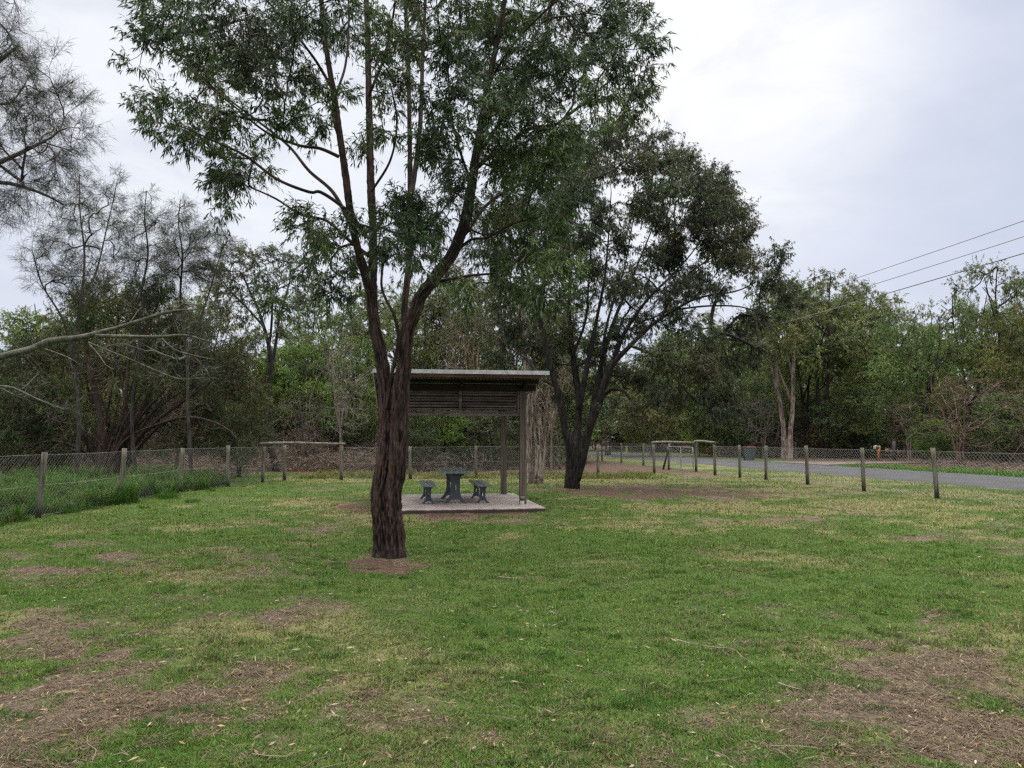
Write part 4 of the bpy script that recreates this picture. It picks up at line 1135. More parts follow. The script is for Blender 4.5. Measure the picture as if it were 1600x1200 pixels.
# ------------------------------------------------------------------ far woodland mass (one thing nobody could count)
def woodland(name, label, spots, seed, tint, trunks):
    rng = np.random.default_rng(seed)
    A, W_ = Acc(), Acc()
    keys = ['bushy_a', 'round_a', 'tall_b', 'round_b', 'bushy_b']
    for i, (X, Y, H, R, *lw) in enumerate(spots):
        pr = PR[('bushy_a', 'bushy_b')[i % 2] if lw else keys[rng.integers(0, len(keys))]]
        v = np.concatenate(pr['acc'].v); c = np.concatenate(pr['acc'].c)
        sel = rng.random(len(v) // 4) < (0.6 if lw else 0.42)
        vv = v.reshape(-1, 4, 3)[sel].copy(); cc = c.reshape(-1, 4, 3)[sel]
        ctr = vv.mean(1, keepdims=True); vv = ctr + (vv - ctr) * 1.7
        a = rng.uniform(0, 6.28); ca, sa = math.cos(a), math.sin(a)
        x = (vv[..., 0] * ca - vv[..., 1] * sa) * R / pr['R'] + X; y = (vv[..., 0] * sa + vv[..., 1] * ca) * R / pr['R'] + Y; z = vv[..., 2] * H / pr['H']
        vv = np.stack([x, y, z], -1).reshape(-1, 3)
        A.add(vv, np.arange(len(vv)).reshape(-1, 4), cc.reshape(-1, 3) * np.array(tint) * rng.uniform(0.75, 1.25))
        for k in range(0 if lw else trunks):
            bx_, by_ = X + rng.normal(0, 1.2), Y + rng.normal(0, 1.2)
            h = H * rng.uniform(.5, .9); b = rng.normal(0, .5, 2)
            g_ = rng.uniform(0.04, 0.30)
            W_.tube([(bx_, by_, 0), (bx_ + b[0] * .5, by_ + b[1] * .5, h * .5), (bx_ + b[0], by_ + b[1], h)], [.12, .09, .04], 5, c=(g_, g_ * .9, g_ * .8))
    for arr in (W_,):
        for v, f, c, s in zip(arr.v, arr.f, arr.c, arr.s):
            pass
    off = A.n
    for v, f, c, s in zip(W_.v, W_.f, W_.c, W_.s):
        A.v.append(v); A.f.append(f + off); A.c.append(c); A.s.append(s)
    A.n += W_.n
    o = A.build(name, MAT['leaf'])
    tag(o, label, 'wood', kind='stuff')
    return o
rng = np.random.default_rng(77)
sp = []
for Y, top in ((50, 6.8), (58, 8.0)):
    for X in np.arange(-0.62 * Y - 8, 0.08 * Y, 4.2):
        sp.append((X + rng.normal(0, 1), Y + rng.normal(0, 2), top * rng.uniform(.8, 1.15), rng.uniform(2.8, 3.8)))
for X in np.arange(-52, 4, 2.6):
    sp.append((X, 47 + rng.normal(0, 1.5) + (X < -22) * -4, rng.uniform(4, 5.2), rng.uniform(2.6, 3.4), 'low'))
for Y in np.arange(20, 44, 2.6):
    sp.append((-24 - .35 * (Y - 20) + rng.normal(0, 1), Y, rng.uniform(3.5, 5), rng.uniform(2.4, 3.2), 'low'))
woodland('woodland', 'dense dull green wood filling the gaps behind the left fence and the shelter', sp, 1, (1.05, 1.15, 1.0), 2)
sp = []
for Y, top in ((66, 11.0), (78, 12.5)):
    for X in np.arange(road_near(Y) + ROAD_W + 3, 0.85 * Y, 4.6):
        sp.append((X + rng.normal(0, 1), Y + rng.normal(0, 2.5), top * rng.uniform(.75, 1.15), rng.uniform(3, 4.2)))
for X in np.arange(-6, 12, 4.2):
    sp.append((X, 105 + rng.normal(0, 3), 11 * rng.uniform(.8, 1.15), rng.uniform(3.4, 4.4)))
for X in np.arange(road_near(90) + ROAD_W, 40, 4.5):
    sp.append((X, 95 + rng.normal(0, 3), 12 * rng.uniform(.8, 1.15), rng.uniform(3.4, 4.4)))
for X in np.arange(0, 7, 2.6):
    sp.append((X - 2, 62 + rng.normal(0, 3), 7.5 * rng.uniform(.8, 1.15), rng.uniform(2.2, 3.0)))
for Y in np.arange(30, 100, 2.6):
    sp.append((road_near(Y) + ROAD_W + 17 + .12 * Y + rng.normal(0, 1), Y, rng.uniform(4, 6), rng.uniform(2.6, 3.6), 'low'))
for X in np.arange(-4, 60, 3):
    sp.append((X, 88 + rng.normal(0, 2), rng.uniform(5, 7), rng.uniform(3, 4), 'low'))
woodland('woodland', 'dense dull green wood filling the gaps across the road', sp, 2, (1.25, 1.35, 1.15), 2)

# undergrowth: low scrub along the woodland edge
def undergrowth(label, spots, seed):
    rng = np.random.default_rng(seed)
    A = Acc()
    for (X, Y, R, H, c) in spots:
        n = int(420 * R * H)
        u = unit(rng.normal(size=(n, 3))) * rng.random((n, 1)) ** 0.4
        gz = float(ground_z(X, Y))
        o = np.stack([X + u[:, 0] * R, Y + u[:, 1] * R * .8, gz + H * (0.42 + 0.55 * u[:, 2])], -1)
        d = unit(rng.normal(size=(n, 3)) + np.array([0, 0, .3]))
        s = max(0.6, Y / 38)
        leaf_quads(A, o, d, s * rng.uniform(.07, .17, n), s * rng.uniform(.015, .05, n), np.array(c) * rng.lognormal(0, .35, (n, 1)), rng)
        k = int(26 * R)
        for _ in range(k):
            p0 = np.array([X + rng.normal(0, R * .5), Y + rng.normal(0, R * .4), gz]); a = rng.uniform(0, 6.28); l = rng.uniform(.5, 1.3) * H
            p2 = p0 + np.array([math.cos(a) * l * .8, math.sin(a) * l * .6, l * rng.uniform(.3, 1.1)])
            g_ = rng.uniform(.05, .2)
            A.tube([p0, (p0 + p2) / 2 + rng.normal(0, .12, 3), p2], [.014, .01, .005], 3, c=(g_, g_ * .82, g_ * .7), cap=False)
    tag(A.build('undergrowth', MAT['needle']), label, 'undergrowth', kind='stuff')
rng = np.random.default_rng(5)
GREENS = [(0.045, 0.06, 0.024), (0.06, 0.085, 0.025), (0.035, 0.045, 0.022), (0.085, 0.065, 0.042), (0.075, 0.06, 0.045), (0.05, 0.045, 0.03)]
BROWNS = [(0.12, 0.085, 0.065), (0.10, 0.07, 0.055), (0.14, 0.105, 0.08), (0.085, 0.065, 0.05), (0.13, 0.10, 0.07)]
sp = []
for X in np.arange(-26, -1, 1.15):
    sp.append((X, 37 + rng.uniform(-1, 2) + (X < -17) * -5, rng.uniform(.8, 1.3), rng.uniform(.5, 1.1), BROWNS[rng.integers(5)]))
    sp.append((X, 40.5 + rng.uniform(-1, 2), rng.uniform(1, 1.7), rng.uniform(1.2, 2.2), (BROWNS + GREENS)[rng.integers(11)]))
    sp.append((X, 45 + rng.uniform(-1, 2), rng.uniform(1.2, 1.9), rng.uniform(2.2, 4.2), GREENS[rng.integers(6)]))
for X in np.arange(-2, 3.4, 1.1):
    sp.append((X, 38 + rng.uniform(-1, 2), rng.uniform(.8, 1.3), rng.uniform(1.2, 2.2), GREENS[rng.integers(3)]))
    sp.append((X, 43 + rng.uniform(-1, 2), rng.uniform(1.2, 1.8), rng.uniform(2.5, 4.5), GREENS[rng.integers(6)]))
for Y in np.arange(20, 36, 1.4):
    sp.append((-17.5 + rng.uniform(-1, 1) - 0.1 * (Y - 20), Y, rng.uniform(1, 1.7), rng.uniform(1, 2.4), GREENS[rng.integers(6)]))
undergrowth('brown and green scrub under the trees behind the left and back fences', sp, 3)
sp = []
for Y in np.arange(26, 100, 1.7):
    x = road_near(Y) + ROAD_W + 0.02 * Y
    if 42.0 < Y < 59: 
        sp.append((x + 15 + rng.uniform(-1, 1), Y, 1.5, 1.6, GREENS[rng.integers(6)])); continue
    f = 1 + Y / 90
    if Y > 51: sp.append((x + 4.5 + rng.uniform(-.6, .8), Y, 1.0 * f, rng.uniform(.5, 1.0) * f, (BROWNS + GREENS)[rng.integers(11)]))
    sp.append((x + 8.0 + rng.uniform(-.8, .8), Y, 1.2 * f, rng.uniform(1.0, 2.0) * f, (GREENS + BROWNS[:2])[rng.integers(8)]))
    sp.append((x + 11 + rng.uniform(-.8, .8), Y, 1.4 * f, rng.uniform(1.8, 3.4) * f, GREENS[rng.integers(6)]))
undergrowth('brown and green scrub under the trees across the road', sp, 4)

# ------------------------------------------------------------------ picnic shelter
phi = math.atan(0.155)
U = np.array([math.cos(phi), math.sin(phi), 0]); V = np.array([-math.sin(phi), math.cos(phi), 0]); Zv = np.array([0, 0, 1.0])
Rm = np.stack([U, V, Zv], 1)
def loc(o, x, y, z=0): return np.asarray(o, float) + U * x + V * y + Zv * z

SC = np.array([0.70, 16.25, 0])              # slab front right corner
sh = empty('picnic_shelter', SC, phi)
tag(sh, 'timber picnic shelter with a sloping corrugated roof on a concrete slab', 'shelter')
SLW, SLD, SLZ = 3.58, 4.3, 0.12
A = Acc()
# slab, with slightly chipped front edge
xs = np.linspace(-SLW, 0, 40)
top, botm = [], []
rr = np.random.default_rng(3)
front = 0.012 * (rr.random(40) - .5)
for yv, zz, jj in ((0, -0.06, 0), (0, SLZ - 0.012, 1), (0.012, SLZ, 1), (SLD, SLZ, 0), (SLD, -0.06, 0)):
    for i, x in enumerate(xs): top.append((x, yv + (front[i] if jj else 0), zz))
n = 40
ii = (np.arange(4)[:, None] * n + np.arange(n - 1)[None, :]).ravel()
A.add(top, np.stack([ii, ii + 1, ii + n + 1, ii + n], -1))
A.box((-SLW, 0.02, -0.06), (-SLW + 0.002, SLD, SLZ - 0.002)); A.box((-0.002, 0.02, -0.06), (0.0, SLD, SLZ - 0.002))
A.build('slab', MAT['concrete'], sh, col=False)
# local coordinates of posts (x along U, y along V from slab corner)
def to_local(X, Y): 
    d = np.array([X, Y, 0]) - SC
    return float(d @ U), float(d @ V)
pr_x, pr_y = to_local(0.24, 17.15)
pb_x, pb_y = to_local(-0.22, 20.15)
pl_x = pr_x - 2.80
SL = -0.108
rf_x, rf_y = to_local(0.78, 16.30)
RZ0 = 2.975
ROOF_L, ROOF_W = 5.05, 3.68
def roof_z(y): return RZ0 + SL * (y - rf_y)
for (x, y) in ((pr_x, pr_y), (pl_x, pr_y), (pb_x, pb_y), (pl_x + (pb_x - pr_x), pb_y)):
    A = Acc(); hgt = roof_z(y) - 0.16
    w = 0.07
    A.box((-w, -w, SLZ), (w - 0.045, w, hgt)); A.box((w - 0.04, -w + .008, SLZ), (w + 0.005, w - .008, hgt - 0.012))
    o = A.build('post', MAT['timber'], sh, col=False); o.location = (x, y, 0)
# roof sheet (corrugated)
A = Acc()
nxr = 220
xr = np.linspace(rf_x - ROOF_W, rf_x, nxr); zw = 0.009 * np.sin(xr * 2 * math.pi / 0.076)
yr = np.array([rf_y - 0.02, rf_y + ROOF_L])
v = [(x, y, roof_z(y) + z) for y in yr for x, z in zip(xr, zw)] + [(x, y, roof_z(y) + z + 0.004) for y in yr for x, z in zip(xr, zw)]
i = np.arange(nxr - 1)
A.add(v, np.concatenate([np.stack([i, i + nxr, i + nxr + 1, i + 1], -1), np.stack([i + 2 * nxr, i + 2 * nxr + 1, i + 3 * nxr + 1, i + 3 * nxr], -1)]), smooth=True)
roof = A.build('roof', MAT['roof'], sh, col=False)
A = Acc()  # light front flashing, folded
A.box((rf_x - ROOF_W - .01, rf_y - 0.045, RZ0 - 0.055), (rf_x + .01, rf_y - 0.024, RZ0 + 0.028))
A.box((rf_x - ROOF_W - .01, rf_y - 0.022, RZ0 + 0.02), (rf_x + .01, rf_y + 0.10, RZ0 + 0.026))
A.build('flashing', MAT['galv'], roof, col=False)
for xx in (rf_x - ROOF_W - 0.012, rf_x + 0.004):
    A = Acc()
    v = [(xx + a, y, roof_z(y) + z) for y in (rf_y + 0.02, rf_y + ROOF_L) for a in (0, 0.008) for z in (-0.05, 0.015)]
    A.add(v, [[0, 1, 3, 2], [4, 6, 7, 5], [0, 4, 5, 1], [2, 3, 7, 6], [0, 2, 6, 4], [1, 5, 7, 3]])
    A.build('barge_strip', MAT['galv'], roof, col=False)
A = Acc()
A.box((rf_x - ROOF_W + .02, rf_y + 0.0, RZ0 - 0.125), (rf_x - .08, rf_y + 0.04, RZ0 - 0.014))
A.build('fascia', MAT['fascia'], sh, col=False)
for k, y in enumerate(np.linspace(rf_y + 0.85, rf_y + ROOF_L - 0.1, 5)):
    A = Acc(); z = roof_z(y) - 0.012
    A.box((rf_x - ROOF_W + .03, y - 0.022, z - 0.085), (rf_x - .05, y + 0.022, z))
    A.build('purlin', MAT['beam'], sh, col=False)
for x in (pl_x, (pl_x + pr_x) / 2, pr_x):
    A = Acc(); y0_, y1_ = rf_y + 0.3, rf_y + ROOF_L - 0.2
    sk = (pb_x - pr_x) / (pb_y - pr_y)
    v = [(x + a, y, roof_z(y) + z) for y in (y0_, y1_) for a in (-.022, .022) for z in (-0.225, -0.10)]
    A.add(v, [[0, 1, 3, 2], [4, 6, 7, 5], [0, 4, 5, 1], [2, 3, 7, 6], [0, 2, 6, 4], [1, 5, 7, 3]])
    A.build('rafter', MAT['beam'], sh, col=False)
for y in (pr_y, pb_y):
    A = Acc(); z = roof_z(y) - 0.235
    A.box((rf_x - ROOF_W + .06, y - 0.1, z - 0.02), (rf_x - .12, y - 0.075, z + 0.13))
    A.build('beam', MAT['beam'], sh, col=False)
# louvre panel between the front posts
lv = Acc()
z0_, z1_ = 2.12, 2.62
A = Acc()
A.box((pl_x + .075, pr_y - .035, z0_ - .05), (pr_x - .078, pr_y + .01, z0_))
mx_ = (pl_x + pr_x) / 2
A.box((mx_ - .03, pr_y - .045, z0_ + .001), (mx_ + .03, pr_y - .012, z1_ + .02))
A.box((pr_x - .12, pr_y - .04, z0_ + .001), (pr_x - .078, pr_y + .01, z1_ + .02)); A.box((pl_x + .078, pr_y - .04, z0_ + .001), (pl_x + .12, pr_y + .01, z1_ + .02))
pan = A.build('louvre_panel', MAT['slat'], sh, col=False)
ca, sa = math.cos(math.radians(62)), math.sin(math.radians(62))
A = Acc()
zs = np.arange(z0_ + .035, z1_ + .03, 0.064)
Rt = np.array([[1, 0, 0], [0, ca, -sa], [0, sa, ca]])
for z in zs:
    for (xa, xb) in ((pl_x + .121, mx_ - .031), (mx_ + .031, pr_x - .121)):
        A.box((xa, -0.020, -0.005), (xb, 0.020, 0.005), R=Rt, o=(0, pr_y + .02 + rr.normal(0, .001), z + rr.normal(0, .002)))
A.build('slats', MAT['slat'], pan, col=False)

# table and benches
def plank_furniture(name, label, cx, cy, width, length, top, nplank, foot, waist, head, thick, leg_y, cat, group=None):
    e = empty(name, (cx, cy, SLZ), phi)
    tag(e, label, cat, group)
    pw = width / nplank
    for k in range(nplank):
        A = Acc()
        x0 = -width / 2 + k * pw + .006; x1 = x0 + pw - .012
        b = 0.012; t = thick
        prof = [(x0, top - t), (x1, top - t), (x1, top - b), (x1 - b * .4, top - b * .3), (x1 - b, top), (x0 + b, top), (x0 + b * .4, top - b * .3), (x0, top - b)]
        A.prism(prof, -length / 2 + rr.normal(0, .003), length / 2 + rr.normal(0, .003), lambda a, c, t_: (a, t_, c))
        A.build('plank', MAT['plank'], e, col=False)
    for ly in leg_y:
        A = Acc(); H = top - thick - .001
        # outline built from left/right edge curves, with an arch cut at the foot; filled as horizontal bands around two slots
        def half(z):
            t = z / H
            return waist / 2 + (foot - waist) / 2 * max(0, 1 - t / 0.42) ** 2.0 + (head - waist) / 2 * max(0, (t - 0.78) / 0.22) ** 1.8
        arch_h, arch_w = 0.085 * H / .66 + .01, foot * 0.28
        slot0, slot1, sw = 0.40 * H, 0.60 * H, min(0.022, waist * .14)
        zs = sorted(set([0, .01, .02, .04, .06, .08] + list(np.linspace(0, H, 26)) + [arch_h, slot0, slot1]))
        th = 0.035
        for za, zb in zip(zs[:-1], zs[1:]):
            def inner(z):
                if z < arch_h: return arch_w * math.sqrt(max(0, 1 - (z / arch_h) ** 2))
                return 0
            zm = (za + zb) / 2
            if slot0 <= zm <= slot1: ia = ib = sw
            else: ia, ib = inner(za), inner(zb) if zb < arch_h else 0.0
            for s in (-1, 1):
                q = [(s * ia, za), (s * half(za), za), (s * half(zb), zb), (s * ib, zb)]
                v = [(a, -th, c) for a, c in q] + [(a, th, c) for a, c in q]
                A.add(v, [[0, 1, 2, 3], [7, 6, 5, 4], [1, 5, 6, 2], [0, 3, 7, 4]])
        A.box((-head / 2, -th, H - .02), (head / 2, th, H)) if False else None
        o = A.build('leg', MAT['leg'], e, col=False); o.location = (0, ly, 0)
    A = Acc()
    A.box((-.03, leg_y[0] + .036, top - thick - .07), (.03, leg_y[1] - .036, top - thick - .002))
    A.build('stretcher', MAT['leg'], e, col=False)
    return e
tcx, tcy = -1.375, 18.02
plank_furniture('picnic_table', 'grey-green plank picnic table on slate legs under the shelter', tcx, tcy, 0.66, 2.15, 0.73, 5, 0.50, 0.21, 0.50, 0.05, (-0.66, 0.68), 'table')
bx1, by1 = tcx - 0.60 * U[0] , tcy - 0.60 * U[1]
bx2, by2 = tcx + 0.62 * U[0], tcy + 0.62 * U[1]
plank_furniture('picnic_bench', 'grey-green plank bench left of the picnic table', bx1, by1, 0.32, 1.95, 0.43, 2, 0.30, 0.12, 0.24, 0.045, (-0.66, 0.68), 'bench', 'benches at the picnic table')
plank_furniture('picnic_bench', 'grey-green plank bench right of the picnic table', bx2, by2, 0.32, 1.95, 0.43, 2, 0.30, 0.12, 0.24, 0.045, (-0.66, 0.68), 'bench', 'benches at the picnic table')

# small pale container at the foot of the front post
px_, py_ = loc(SC, pr_x - .045, pr_y - .17)[:2]
e = empty('container', (px_, py_, SLZ)); tag(e, 'small dirty white container with a dark band at the foot of the right front post', 'container')
A = Acc(); A.tube([(0, 0, 0), (0, 0, .003), (0, 0, .085), (0, 0, .088)], [.048, .05, .05, .046], 16, smooth=False); A.build('body', MAT['white'], e, col=False)
A = Acc(); A.tube([(0.0, 0, .0885), (0.0, 0, .125)], [.043, .043], 16, smooth=False); A.build('band', MAT['blackp'], e, col=False)
A = Acc(); A.tube([(0.004, 0, .1255), (0.012, 0, .18), (0.012, 0, .183)], [.05, .05, .045], 16, smooth=False); A.build('lid', MAT['rail'], e, col=False)

# ------------------------------------------------------------------ fences
def post_mesh(A, p, h, r, lean, sides=10):
    n = 7
    pts = [(p[0] + lean[0] * t, p[1] + lean[1] * t, h * t - (0.1 if t == 0 else 0)) for t in np.linspace(0, 1, n)]
    rad_ = [r * (1.06 - .1 * t) for t in np.linspace(0, 1, n)]
    A.tube(pts, rad_, sides)

def wire_tube(A, a, b, r, sides=3, sag=0.0, n=2):
    t = np.linspace(0, 1, n)[:, None]
    p = np.asarray(a) * (1 - t) + np.asarray(b) * t
    p[:, 2] -= sag * 4 * (t[:, 0] * (1 - t[:, 0]))
    A.tube(p, r, sides, cap=False, smooth=False)

def chain_link(A, a, b, h, pitch=0.075, r=0.0016, z0=0.03, rng=None):
    """diamond mesh between ground points a and b; zig-zag wires as thin three-sided bars"""
    a = np.asarray(a, float); b = np.asarray(b, float)
    L = np.linalg.norm(b[:2] - a[:2]); d = (b - a) / L
    slope = 1.0
    starts = np.arange(-h / slope, L, pitch)
    P0, P1 = [], []
    for s in starts:
        for sg in (1, -1):
            xa, xb = (s, s + h / slope) if sg == 1 else (s + h / slope, s)
            za, zb = 0.0, h
            # clip to [0, L]
            t0, t1 = 0.0, 1.0
            dx = xb - xa
            lo, hi = sorted(((0 - xa) / dx, (L - xa) / dx))
            t0, t1 = max(t0, lo), min(t1, hi)
            if t1 - t0 < 0.02: continue
            P0.append((xa + dx * t0, h * t0)); P1.append((xa + dx * t1, h * t1))
    P0 = np.array(P0); P1 = np.array(P1)
    nseg = 3
    nrm = np.array([-d[1], d[0], 0])
    for k in range(nseg):
        q0 = P0 + (P1 - P0) * (k / nseg); q1 = P0 + (P1 - P0) * ((k + 1) / nseg)
        def w3(q):
            bul = 0.03 * np.sin(q[:, 0] / L * math.pi) * np.sin(q[:, 1] / h * math.pi * 1.3)
            return a[None, :] + d[None, :] * q[:, :1] + np.stack([0 * q[:, 0], 0 * q[:, 0], z0 + q[:, 1] - 0.02 * np.sin(q[:, 0] / L * math.pi) * q[:, 1] / h], -1) + nrm[None, :] * bul[:, None]
        A0, A1 = w3(q0), w3(q1)
        t = unit(A1 - A0); s1 = unit(np.cross(t, nrm)) * r; s2 = nrm[None, :] * r
        vs = np.stack([A0 + s1, A0 - s1 * .5 + s2 * .87, A0 - s1 * .5 - s2 * .87, A1 + s1, A1 - s1 * .5 + s2 * .87, A1 - s1 * .5 - s2 * .87], 1)
        m = len(vs); off = np.arange(m)[:, None] * 6
        f = np.concatenate([off + np.array([[0, 1, 4, 3]]), off + np.array([[1, 2, 5, 4]]), off + np.array([[2, 0, 3, 5]])])
        A.add(vs.reshape(-1, 3), f)

def fence(label, posts, h=1.27, leans=None, r=0.058, mesh_spans=None, skip=(), pitch=0.075, wr=0.0016, rail=None, brown=()):
    e = empty('chain_link_fence', (posts[0][0], posts[0][1], 0)); tag(e, label, 'fence')
    b = np.array([posts[0][0], posts[0][1], 0])
    rg = np.random.default_rng(int(abs(posts[0][0] * 100)))
    for i, p in enumerate(posts):
        A = Acc(); ln = leans.get(i, None) if leans else None
        if ln is None: ln = rg.normal(0, 0.02, 2)
        hh = h + rg.normal(0, .02)
        post_mesh(A, (0, 0), hh, r * rg.uniform(.92, 1.1), ln)
        o = A.build('post', MAT['post'], e, col=False); o.location = (p[0] - b[0], p[1] - b[1], float(ground_z(p[0], p[1])))
    M_ = Acc(); T_ = Acc()
    for i in range(len(posts) - 1):
        if i in skip: continue
        p0 = np.array([posts[i][0], posts[i][1], float(ground_z(*posts[i][:2]))]) - b
        p1 = np.array([posts[i + 1][0], posts[i + 1][1], float(ground_z(*posts[i + 1][:2]))]) - b
        chain_link(M_, p0, p1, h - 0.07, pitch, wr)
        for z, s in ((h - 0.045, .012), (h * .5, .02), (0.05, .01)):
            wire_tube(T_, p0 + [0, 0, z], p1 + [0, 0, z], wr * 1.3, 4, s, 7)
    M_.build('mesh', MAT['wire'], e, col=False); T_.build('line_wire', MAT['wire'], e, col=False)
    return e, b

lp = [(-9.55, 9.2), (-9.5, 12.2), (-9.42, 15.4), (-9.42, 18.6), (-9.62, 22.4), (-9.15, 24.9), (-8.85, 27.4), (-8.45, 28.7)]
fence('weathered post and chain-link fence along the tall grass on the left', lp, leans={2: (0.07, 0.03), 3: (0.07, 0.0), 4: (0.05, 0.0), 6: (0.05, 0.0)}, h=1.30, pitch=.10, wr=.0017)
bp = [(-8.44, 28.72), (-6.35, 28.75), (-3.88, 29.5), (-1.42, 30.5), (1.1, 31.5), (3.62, 32.5), (6.3, 34.2)]
fence('weathered post and chain-link fence across the back of the lawn behind the shelter', bp[1:], wr=0.0017)
rp = [(8.55, 32.5), (8.97, 30.4), (9.5, 28.9), (9.95, 26.0), (10.4, 22.85), (11.1, 20.2), (11.75, 17.2), (12.3, 14.0)]
fence('weathered post and chain-link fence between the lawn and the road, right of the gate', rp, leans={5: (-0.06, 0.02), 4: (-0.02, 0)}, wr=0.0020, pitch=.11)
fp = [(7.42, 43.6), (6.75, 47.6), (5.9, 50.5), (5.0, 56)]
fence('far stretch of post and wire fence beyond the gate along the road', [(7.8, 38.4)] + fp, wr=0.0019, r=.055)

def rail_frame(label, pts, h, posts_at=(), r=.05):
    """timber rails laid over post tops"""
    b = np.array([pts[0][0], pts[0][1], 0.])
    e = empty('rail_frame', b); tag(e, label, 'rail frame')
    for i in range(len(pts) - 1):
        A = Acc(); a0 = np.array([*pts[i], h]) - b; a1 = np.array([*pts[i + 1], h]) - b
        d = (a1 - a0) / np.linalg.norm(a1 - a0)
        nn = 9; tt = np.linspace(0, 1, nn)[:, None]
        p = (a0 - d * .12) * (1 - tt) + (a1 + d * .12) * tt; p[:, 2] += .02 * np.sin(tt[:, 0] * 5) + (i * .035)
        A.tube(p, r * np.linspace(1.1, .85, nn), 10)
        A.build('rail', MAT['rail'], e, col=False)
    for i, (x, y) in enumerate(posts_at):
        A = Acc(); post_mesh(A, (0, 0), h - .04, .06, (0.01, 0))
        o = A.build('post', MAT['post'], e, col=False); o.location = (x - b[0], y - b[1], float(ground_z(x, y)))
    return e
rail_frame('long horizontal timber rail over the fence corner at the left of the lawn', [(-8.85, 27.4), (-6.35, 28.75)], 1.37, ())
e, _ = fence('short end of the chain-link fence under the long timber rail', [(-8.45, 28.7), (-6.6, 28.75)], h=1.2, r=.045, wr=0.0022) if False else (None, None)
A = Acc()
rail_frame('timber rail frame over the gate posts in the far right corner of the lawn', [(6.3, 34.3), (8.6, 36.1), (8.55, 32.5)], 1.36, [(8.62, 36.15)], r=.055)

# gate
gb0 = np.array([7.78, 38.4, 0]); gb1 = np.array([8.52, 36.3, 0])
ge = empty('pedestrian_gate', gb0); tag(ge, 'pale pipe-framed gate standing under the rail frame at the far right corner', 'gate')
A = Acc(); d = gb1 - gb0
for a, b in (((0, .08), (1, .08)), ((1, .08), (1, 1.12)), ((1, 1.12), (0, 1.12)), ((0, 1.12), (0, .08)), ((.52, .08), (.52, 1.12))):
    A.tube([d * a[0] + [0, 0, a[1]], d * b[0] + [0, 0, b[1]]], .017, 8)
A.build('frame', MAT['pipe'], ge, col=False)
A = Acc(); chain_link(A, np.zeros(3), d, 1.0, .08, .0022, .1); A.build('mesh', MAT['wire'], ge, col=False)
bp0 = empty('brace_post', (7.45, 38.2, 0)); tag(bp0, 'dark slanting brace post leaning against the pale gate', 'post')
A = Acc(); A.tube([(0, 0, -.1), (0.32, .1, 1.0)], [.05, .045], 8); A.build('timber', MAT['darkbark'], bp0, col=False)

# ------------------------------------------------------------------ across the road
# wheelie bin
bpos = np.array([(1170 - 800) / 1200 * 52.0, 52.0, 0.02])
be = empty('wheelie_bin', bpos, 0.25); tag(be, 'dark green wheelie bin with a maroon lid beside the road', 'bin')
A = Acc()
w0, w1, d0, d1, hb = .215, .27, .24, .33, .90
v = [(sx * w, sy * d, z) for (w, d, z) in ((w0, d0, .04), (w1, d1, hb)) for sx in (-1, 1) for sy in (-1, 1)]
A.add(v, [[0, 1, 3, 2], [4, 6, 7, 5], [0, 4, 5, 1], [2, 3, 7, 6], [0, 2, 6, 4], [1, 5, 7, 3]])
A.box((-.29, -.35, hb - .05), (.29, .35, hb + .002))
A.build('body', MAT['bin'], be, col=False)
A = Acc()
for k in range(5):
    s = 1 - k * .05
    A.box((-.30 * s, -.37 * s, hb + .004 + k * .012), (.30 * s, .38 * s, hb + .014 + k * .012))
lid = A.build('lid', MAT['binlid'], be, col=False)
A = Acc(); A.tube([(-.22, .42, hb - .02), (.22, .42, hb - .02)], .015, 8); A.box((-.24, .36, hb - .035), (-.2, .43, hb - .005)); A.box((.2, .36, hb - .035), (.24, .43, hb - .005))
A.build('handle', MAT['bin'], be, col=False)
for sx in (-1, 1):
    A = Acc(); A.tube([(sx * .22, .26, .10), (sx * .27, .26, .10)], .10, 16); A.build('wheel', MAT['rubber'], be, col=False)

# orange marker post, mailbox, farm gate, posts
Y_ = 53.0
def gx_(px, Y): return (px - CX) / F_PX * Y
x = gx_(1371, Y_); z = float(ground_z(x, Y_))
e = empty('marker_post', (x, Y_, z)); tag(e, 'orange marker post leaning slightly beside the driveway', 'post')
A = Acc(); A.tube([(-.05, 0, -.1), (0, 0, .5), (.06, 0, 1.0)], [.085, .085, .085], 12); A.build('post', MAT['orange'], e, col=False)
x = gx_(1362, Y_); z = float(ground_z(x, Y_ - .5))
e = empty('mailbox', (x, Y_ - .5, z)); tag(e, 'small white mailbox on a thin black stake left of the orange post', 'mailbox')
A = Acc(); A.tube([(0, 0, -.1), (0, 0, .8)], .02, 6); A.build('stake', MAT['darksteel'], e, col=False)
A = Acc(); A.box((-.13, -.18, .8), (.13, .18, .9)); A.tube([(0, -.18, .9), (0, .18, .9)], .13, 16); A.build('box', MAT['white'], e, col=False)
ga = np.array([gx_(1398, 54), 54.0, 0]); gb_ = np.array([gx_(1455, 53), 53.0, 0])
zt = float(ground_z(ga[0], ga[1]))
ga[2] = zt
e = empty('farm_gate', ga); tag(e, 'dark tubular farm gate under the trees right of the orange post', 'gate')
d = gb_ - ga; d[2] = 0
A = Acc()
for z in (.25, .5, .78, 1.1): A.tube([d * 0 + [0, 0, z], d + [0, 0, z]], .022, 6)
for t in (0, .5, 1): A.tube([d * t + [0, 0, .25], d * t + [0, 0, 1.1]], .022, 6)
A.build('frame', MAT['darksteel'], e, col=False)
for t in (-.06, 1.06):
    A = Acc(); A.tube([d * t + [0, 0, -.2], d * t + [0, 0, 1.35]], .12, 8); A.build('post', MAT['greybark'], e, col=False)
e = empty('post_and_rail_fence', (gx_(1250, 56), 56.0, 0)); tag(e, 'low post and wire fence behind the wheelie bin across the road', 'fence')
b = np.array([gx_(1250, 56), 56.0, 0])
fpts = []
